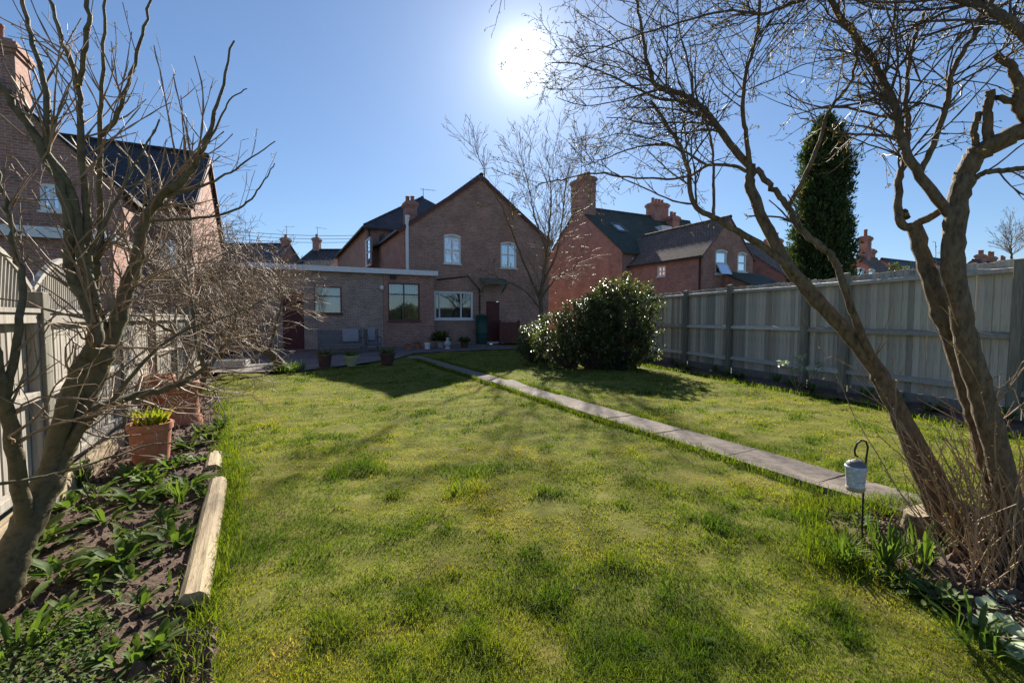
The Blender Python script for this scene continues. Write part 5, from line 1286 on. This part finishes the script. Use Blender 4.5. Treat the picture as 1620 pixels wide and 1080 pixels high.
def clumps(X, Y, cell, seed):
    """one random spot per grid cell: distance to it in radii, and its random type"""
    i, j = np.floor(X / cell).astype(int), np.floor(Y / cell).astype(int)
    def h(k): v = np.sin(i * 127.1 + j * 311.7 + k * 74.7 + seed) * 43758.5453; return v - np.floor(v)
    rad = cell * (.14 + .24 * h(3)); cx = i * cell + rad + h(1) * (cell - 2 * rad); cy = j * cell + rad + h(2) * (cell - 2 * rad)
    wob = 1 + .25 * np.sin(np.arctan2(Y - cy, X - cx) * 3 + h(4) * 6)
    return np.hypot(X - cx, Y - cy) / (rad * wob), h(5)
keep = np.ones(n, bool)
for cell, seed in ((.34, 1.0), (.55, 9.0), (.9, 4.0)):
    dd, ty = clumps(Xv, Yv, cell, seed); ins = np.clip(1.25 - dd, 0, 1)
    tf = (ty < .34) * ins; dead = ((ty > .80) & (ty < .93)) * ins; hole = (ty > .955) & (dd < .75)
    hgt *= 1 + .95 * tf - .35 * dead; tone = np.clip(tone - .26 * tf + .42 * dead, 0, 1); wid *= 1 + .25 * tf
    keep &= ~(hole & (rng.uniform(0, 1, n) < .85)) & ~((dead > .3) & (rng.uniform(0, 1, n) < .3))
Xv, Yv, hgt, wid, tone = Xv[keep], Yv[keep], hgt[keep], wid[keep], tone[keep]
blades('lawn_grass', Xv, Yv, hill(Xv, Yv) - .004, hgt, wid, tone, M['grass'], 1.15, label='short mown lawn grass, green with straw yellow patches', cat='grass')

# long grass fringe: along path, log, bed edges, foot of hook
fx, fy = [], []
def fringe(pts, n, sp):
    pts = np.array(pts); k = rng.uniform(0, len(pts) - 1, n); i = k.astype(int); f = (k - i)[:, None]
    q = pts[i] + (pts[np.minimum(i + 1, len(pts) - 1)] - pts[i]) * f + rng.normal(0, sp, (n, 2)); fx.append(q[:, 0]); fy.append(q[:, 1])
W2 = lambda s_, t_: FG.w((s_, t_, 0))[:2]
fringe([W2(PS0 - .03, t_) for t_ in np.linspace(0, 15, 30)], 5200, .035); fringe([W2(PS1 + .03, t_) for t_ in np.linspace(0, 15, 30)], 4200, .03)
fringe([W2(-.36, .4), W2(-.36, 2.0), W2(-.38, 3.0), W2(-.42, 4.3), W2(-.6, 5.6), W2(-.95, 8.5)], 3600, .06)
fringe(BED_R[:3] + BED_R[:1] + BED_R[-1:] + BED_R[-2:-1], 2600, .09)
fringe([gnd(1330, 850)[:2], gnd(1310, 900)[:2]], 900, .09)
fringe([p for p in BED_F[:20]], 3600, .09)
X, Y = np.concatenate(fx), np.concatenate(fy); n = len(X)
blades('long_grass', X, Y, hill(X, Y), rng.uniform(.05, .12, n), .0045 * np.interp(Y, [1.3, 3, 15], [.9, 1.2, 3]), np.clip(rng.normal(.2, .15, n), 0, 1), M['grass'], .8, label='longer grass fringing the path, edging and beds', cat='grass')

# soil crumbs
def crumbs(poly, n, label, sz):
    xs = [p[0] for p in poly]; ys = [p[1] for p in poly]
    X = rng.uniform(min(xs), max(xs), n * 3); Y = rng.uniform(max(1.0, min(ys)), max(ys), n * 3); k = inpoly(X, Y, poly); X, Y = X[k][:n], Y[k][:n]; n = len(X)
    oct_ = np.array([(1, 0, 0), (-1, 0, 0), (0, 1, 0), (0, -1, 0), (0, 0, 1), (0, 0, -1)], float); fc = np.array([(0, 2, 4), (2, 1, 4), (1, 3, 4), (3, 0, 4), (2, 0, 5), (1, 2, 5), (3, 1, 5), (0, 3, 5)])
    r = sz * rng.gamma(2, .5, n) + .003
    V = (np.stack([X, Y, np.full(n, .03) + hill(X, Y) + .022 * fbm(X, Y, 5.0, 3)], 1)[:, None, :] + oct_[None] * r[:, None, None] * rng.uniform(.55, 1.3, (n, 6, 1))).reshape(-1, 3)
    T3 = (fc[None] + (np.arange(n) * 6)[:, None, None]).reshape(-1, 3)
    props(link('soil_crumbs', arrays_mesh('soil_crumbs', V, None, T3, M['soil'], False)), label, 'soil', None, 'stuff')
crumbs(BED_L, 9000, 'loose crumbly soil of the left flower bed', .009)
crumbs(BED_R, 2500, 'loose dark soil round the many stemmed tree', .009)
crumbs(BARE, 700, 'bare crumbly soil patch at the bottom left of the lawn', .007)

# plants in the beds, each its own thing
def rosette(name, px, py, n, L, W, m, label, up=(.15, 1.0), droop=.35, z=.03, group=None, spread=.05, world=None):
    g = world if world is not None else gnd(px, py)
    S = Soup(); a = rng.uniform(0, 6.283, n); e = rng.uniform(*up, n); l_ = L * rng.uniform(.55, 1.1, n); w_ = W * rng.uniform(.7, 1.15, n)
    k = 5; ca, sa = np.cos(a), np.sin(a); out = np.stack([ca, sa, np.zeros(n)], 1); sd = np.stack([-sa, ca, np.zeros(n)], 1)
    rows = []
    for j in range(k + 1):
        f = j / k; x = l_ * f * np.cos(e) ; zz = l_ * (f * np.sin(e) - droop * f * f)
        ww_ = w_ * (math.sin(math.pi * min(1, f * .92 + .08)) ** .8 + .04) / 2
        c = out * (x + spread * rng.uniform(.3, 1))[:, None] + np.array((0, 0, 1.0)) * zz[:, None]; c[:, 2] = np.maximum(c[:, 2], .006)
        lift = np.array((0, 0, 1.0)) * (ww_ * .45)[:, None]
        rows += [c - sd * ww_[:, None] + lift, c, c + sd * ww_[:, None] + lift]
    V = np.stack(rows, 1).reshape(-1, 3); q = []
    for j in range(k):
        for s_ in (0, 1): q.append((j * 3 + s_, j * 3 + s_ + 1, j * 3 + s_ + 4, j * 3 + s_ + 3))
    Q = (np.array(q)[None] + (np.arange(n) * (k + 1) * 3)[:, None, None]).reshape(-1, 4)
    C = np.repeat(np.clip(rng.normal(.5, .25, n), 0, 1), (k + 1) * 3)
    o = link(name, arrays_mesh(name, V, Q, None, M[m], True, np.stack([C, C, C], 1))); o.location = (g[0], g[1], z)
    return props(o, label, 'plant', group)
rosette('foxglove_plant', 190, 895, 26, .26, .055, 'leaf_fresh', 'largest broad leaved rosette in the middle of the left bed')
rosette('foxglove_plant', 215, 800, 24, .26, .06, 'leaf_grey', 'grey green leafy plant in front of the terracotta pot')
rosette('foxglove_plant', 300, 775, 22, .25, .05, 'leaf_fresh', 'leafy plant at the far end of the timber edging')
rosette('foxglove_plant', 60, 870, 20, .26, .07, 'leaf_grey', 'broad leaved plant close to the fruit tree trunk')
rosette('foxglove_plant', 150, 790, 20, .24, .05, 'leaf_fresh', 'fresh green leafy plant beside the left gravel board')
rosette('foxglove_plant', 255, 830, 14, .16, .04, 'leaf_fresh', 'small green plant between the rosette and the timber edging')
rosette('daffodil_clump', 130, 775, 46, .30, .014, 'leaf_fresh', 'grassy bulb leaves along the foot of the left fence', (1.0, 1.5), .12)
rosette('daffodil_clump', 285, 800, 26, .26, .014, 'leaf_fresh', 'grassy bulb leaves by the far end of the log', (1.0, 1.5), .12)
rosette('daffodil_clump', 25, 1050, 30, .26, .02, 'leaf_fresh', 'strappy green leaves in the bottom left corner', (.5, 1.3), .3)
rosette('foxglove_plant', 320, 735, 24, .24, .06, 'leaf_fresh', 'leafy plant filling the bed corner below the pots')
for i in range(52):
    p = (rng.uniform(20, 330), rng.uniform(735, 1075))
    g = gnd(*p)
    if inpoly(np.array([g[0]]), np.array([g[1]]), BED_L)[0]:
        rosette('bed_weed', 0, 0, int(rng.integers(7, 15)), rng.uniform(.06, .15), rng.uniform(.014, .035), 'leaf_fresh', 'small green weed seedling scattered over the left bed soil', (.2, 1.3), .3, .035, 'weeds in the left bed', .02, g)
# low ground cover at the bottom left
n = 6500; X = rng.uniform(-2.6, -1.0, n); Y = rng.uniform(1.3, 2.02, n); k = (fbm(X, Y, 4, 21) > -.1) & inpoly(X, Y, BED_L); X, Y = X[k], Y[k]
S = Soup(); leaves(S, np.stack([X, Y, .04 + rng.uniform(0, .04, len(X))], 1), np.stack([rng.normal(size=len(X)), rng.normal(size=len(X)), rng.uniform(.1, .9, len(X))], 1), rng.uniform(.015, .035, len(X)), rng.uniform(.008, .016, len(X)))
props(link('ground_cover', S.mesh('ground_cover', M['leaf_grey'])), 'low small leaved ground cover at the bottom left', 'ground cover', None, 'stuff')
# far left bed greenery
for i, (px, py, lab) in enumerate(((110, 810, 'leafy plant between the fruit tree and the left gravel board'), (170, 830, 'green rosette above the largest one in the left bed'), (250, 790, 'leafy plant in front of the terracotta pot, towards the lawn'), (275, 865, 'thin leaved plant beside the middle of the timber edging'), (95, 920, 'low leafy plant right of the fruit tree foot'), (235, 755, 'leafy plant touching the front of the terracotta pot'))):
    rosette('foxglove_plant', px, py, 18, .2, .042, 'leaf_fresh', lab, (.2, 1.2), .3)
for i, (px, py) in enumerate(((300, 712), (335, 700), (275, 745), (345, 680), (318, 690), (205, 760), (240, 770))):
    rosette('foxglove_plant', px, py, 22, .2, .05, 'leaf_fresh', 'low leafy green plant around the foot of the terracotta pots', (.3, 1.2), .3, .03, 'plants round the terracotta pots')
# right bed
rosette('daffodil_clump', 1400, 905, 40, .34, .016, 'leaf_fresh', 'tall daffodil leaves right of the shepherd hook', (1.05, 1.5), .12)
rosette('daffodil_clump', 1455, 905, 34, .30, .016, 'leaf_fresh', 'daffodil leaves in front of the stump', (1.0, 1.5), .15)
rosette('daffodil_clump', 1545, 1035, 30, .26, .016, 'leaf_fresh', 'spreading strappy leaves at the lower right', (.5, 1.4), .2)
rosette('daffodil_clump', 1330, 895, 60, .22, .010, 'leaf_fresh', 'dense grassy tuft left of the shepherd hook', (.8, 1.5), .25)
rosette('hellebore_plant', 1480, 955, 34, .15, .04, 'leaf_grey', 'broad leaved plant at the foot of the many stemmed tree')
rosette('hellebore_plant', 1430, 925, 26, .13, .034, 'leaf_grey', 'leafy plant between the stump and the lawn')
rosette('hellebore_plant', 1350, 835, 16, .15, .045, 'leaf_grey', 'low leafy plant behind the grassy tuft by the path')
rosette('arum_plant', 1585, 1020, 9, .15, .085, 'leaf_pale', 'cream veined arum leaves near the bottom right corner', (.2, .8), .3)
rosette('arum_plant', 1600, 975, 7, .14, .09, 'leaf_pale', 'pale arum leaves just below the cane stems', (.2, .8), .3)
# bed below the right fence
for i, t_ in enumerate(np.linspace(-3.2, 7.0, 17)):
    q = rf(t_) + np.array((-.42 + .2 * math.sin(i * 2.1), 0)); 
    k = i % 3
    rosette(('hellebore_plant', 'daffodil_clump', 'foxglove_plant')[k], 0, 0, (26, 40, 24)[k], (.28, .30, .26)[k], (.055, .014, .06)[k], ('leaf_grey', 'leaf_fresh', 'leaf_gloss')[k],
            ('broad leaved plant in the shaded bed under the right fence', 'grassy bulb leaves in the shaded bed under the right fence', 'dark leafy plant in the shaded bed under the right fence')[k], ((.2, 1.1), (.9, 1.5), (.2, 1.1))[k], .25, .03, ('broad plants under the right fence', 'bulb leaves under the right fence', 'dark plants under the right fence')[k], .05, q)
# young shrub with pale shoots in front of the fence
g = gnd(1262, 618); S = Soup(); t_ = thing('young_shrub', (g[0], g[1], 0), 0, 'young shrub with pale yellow green tips before the right fence', 'shrub')
St = Soup(); H = 9.3 / 720.
for dx, dz in ((-.28, .52), (.02, .62), (.08, .42), (.3, .35), (-.1, .35), (.42, .5)):
    St.tube(np.array([(0, 0, 0), (dx * .6, 0, dz * .5), (dx, 0, dz)]), np.array((.009, .007, .004)), 4)
    n = 22; D = np.stack([rng.normal(size=n), rng.normal(size=n), rng.uniform(-.1, .9, n)], 1); leaves(S, np.array((dx, 0, dz)) + rng.normal(0, .035, (n, 3)), D, rng.uniform(.07, .13, n), .035, .3)
link('foliage', S.mesh('foliage', M['leaf_pale']), t_); link('stems', St.mesh('stems', M['cane']), t_)
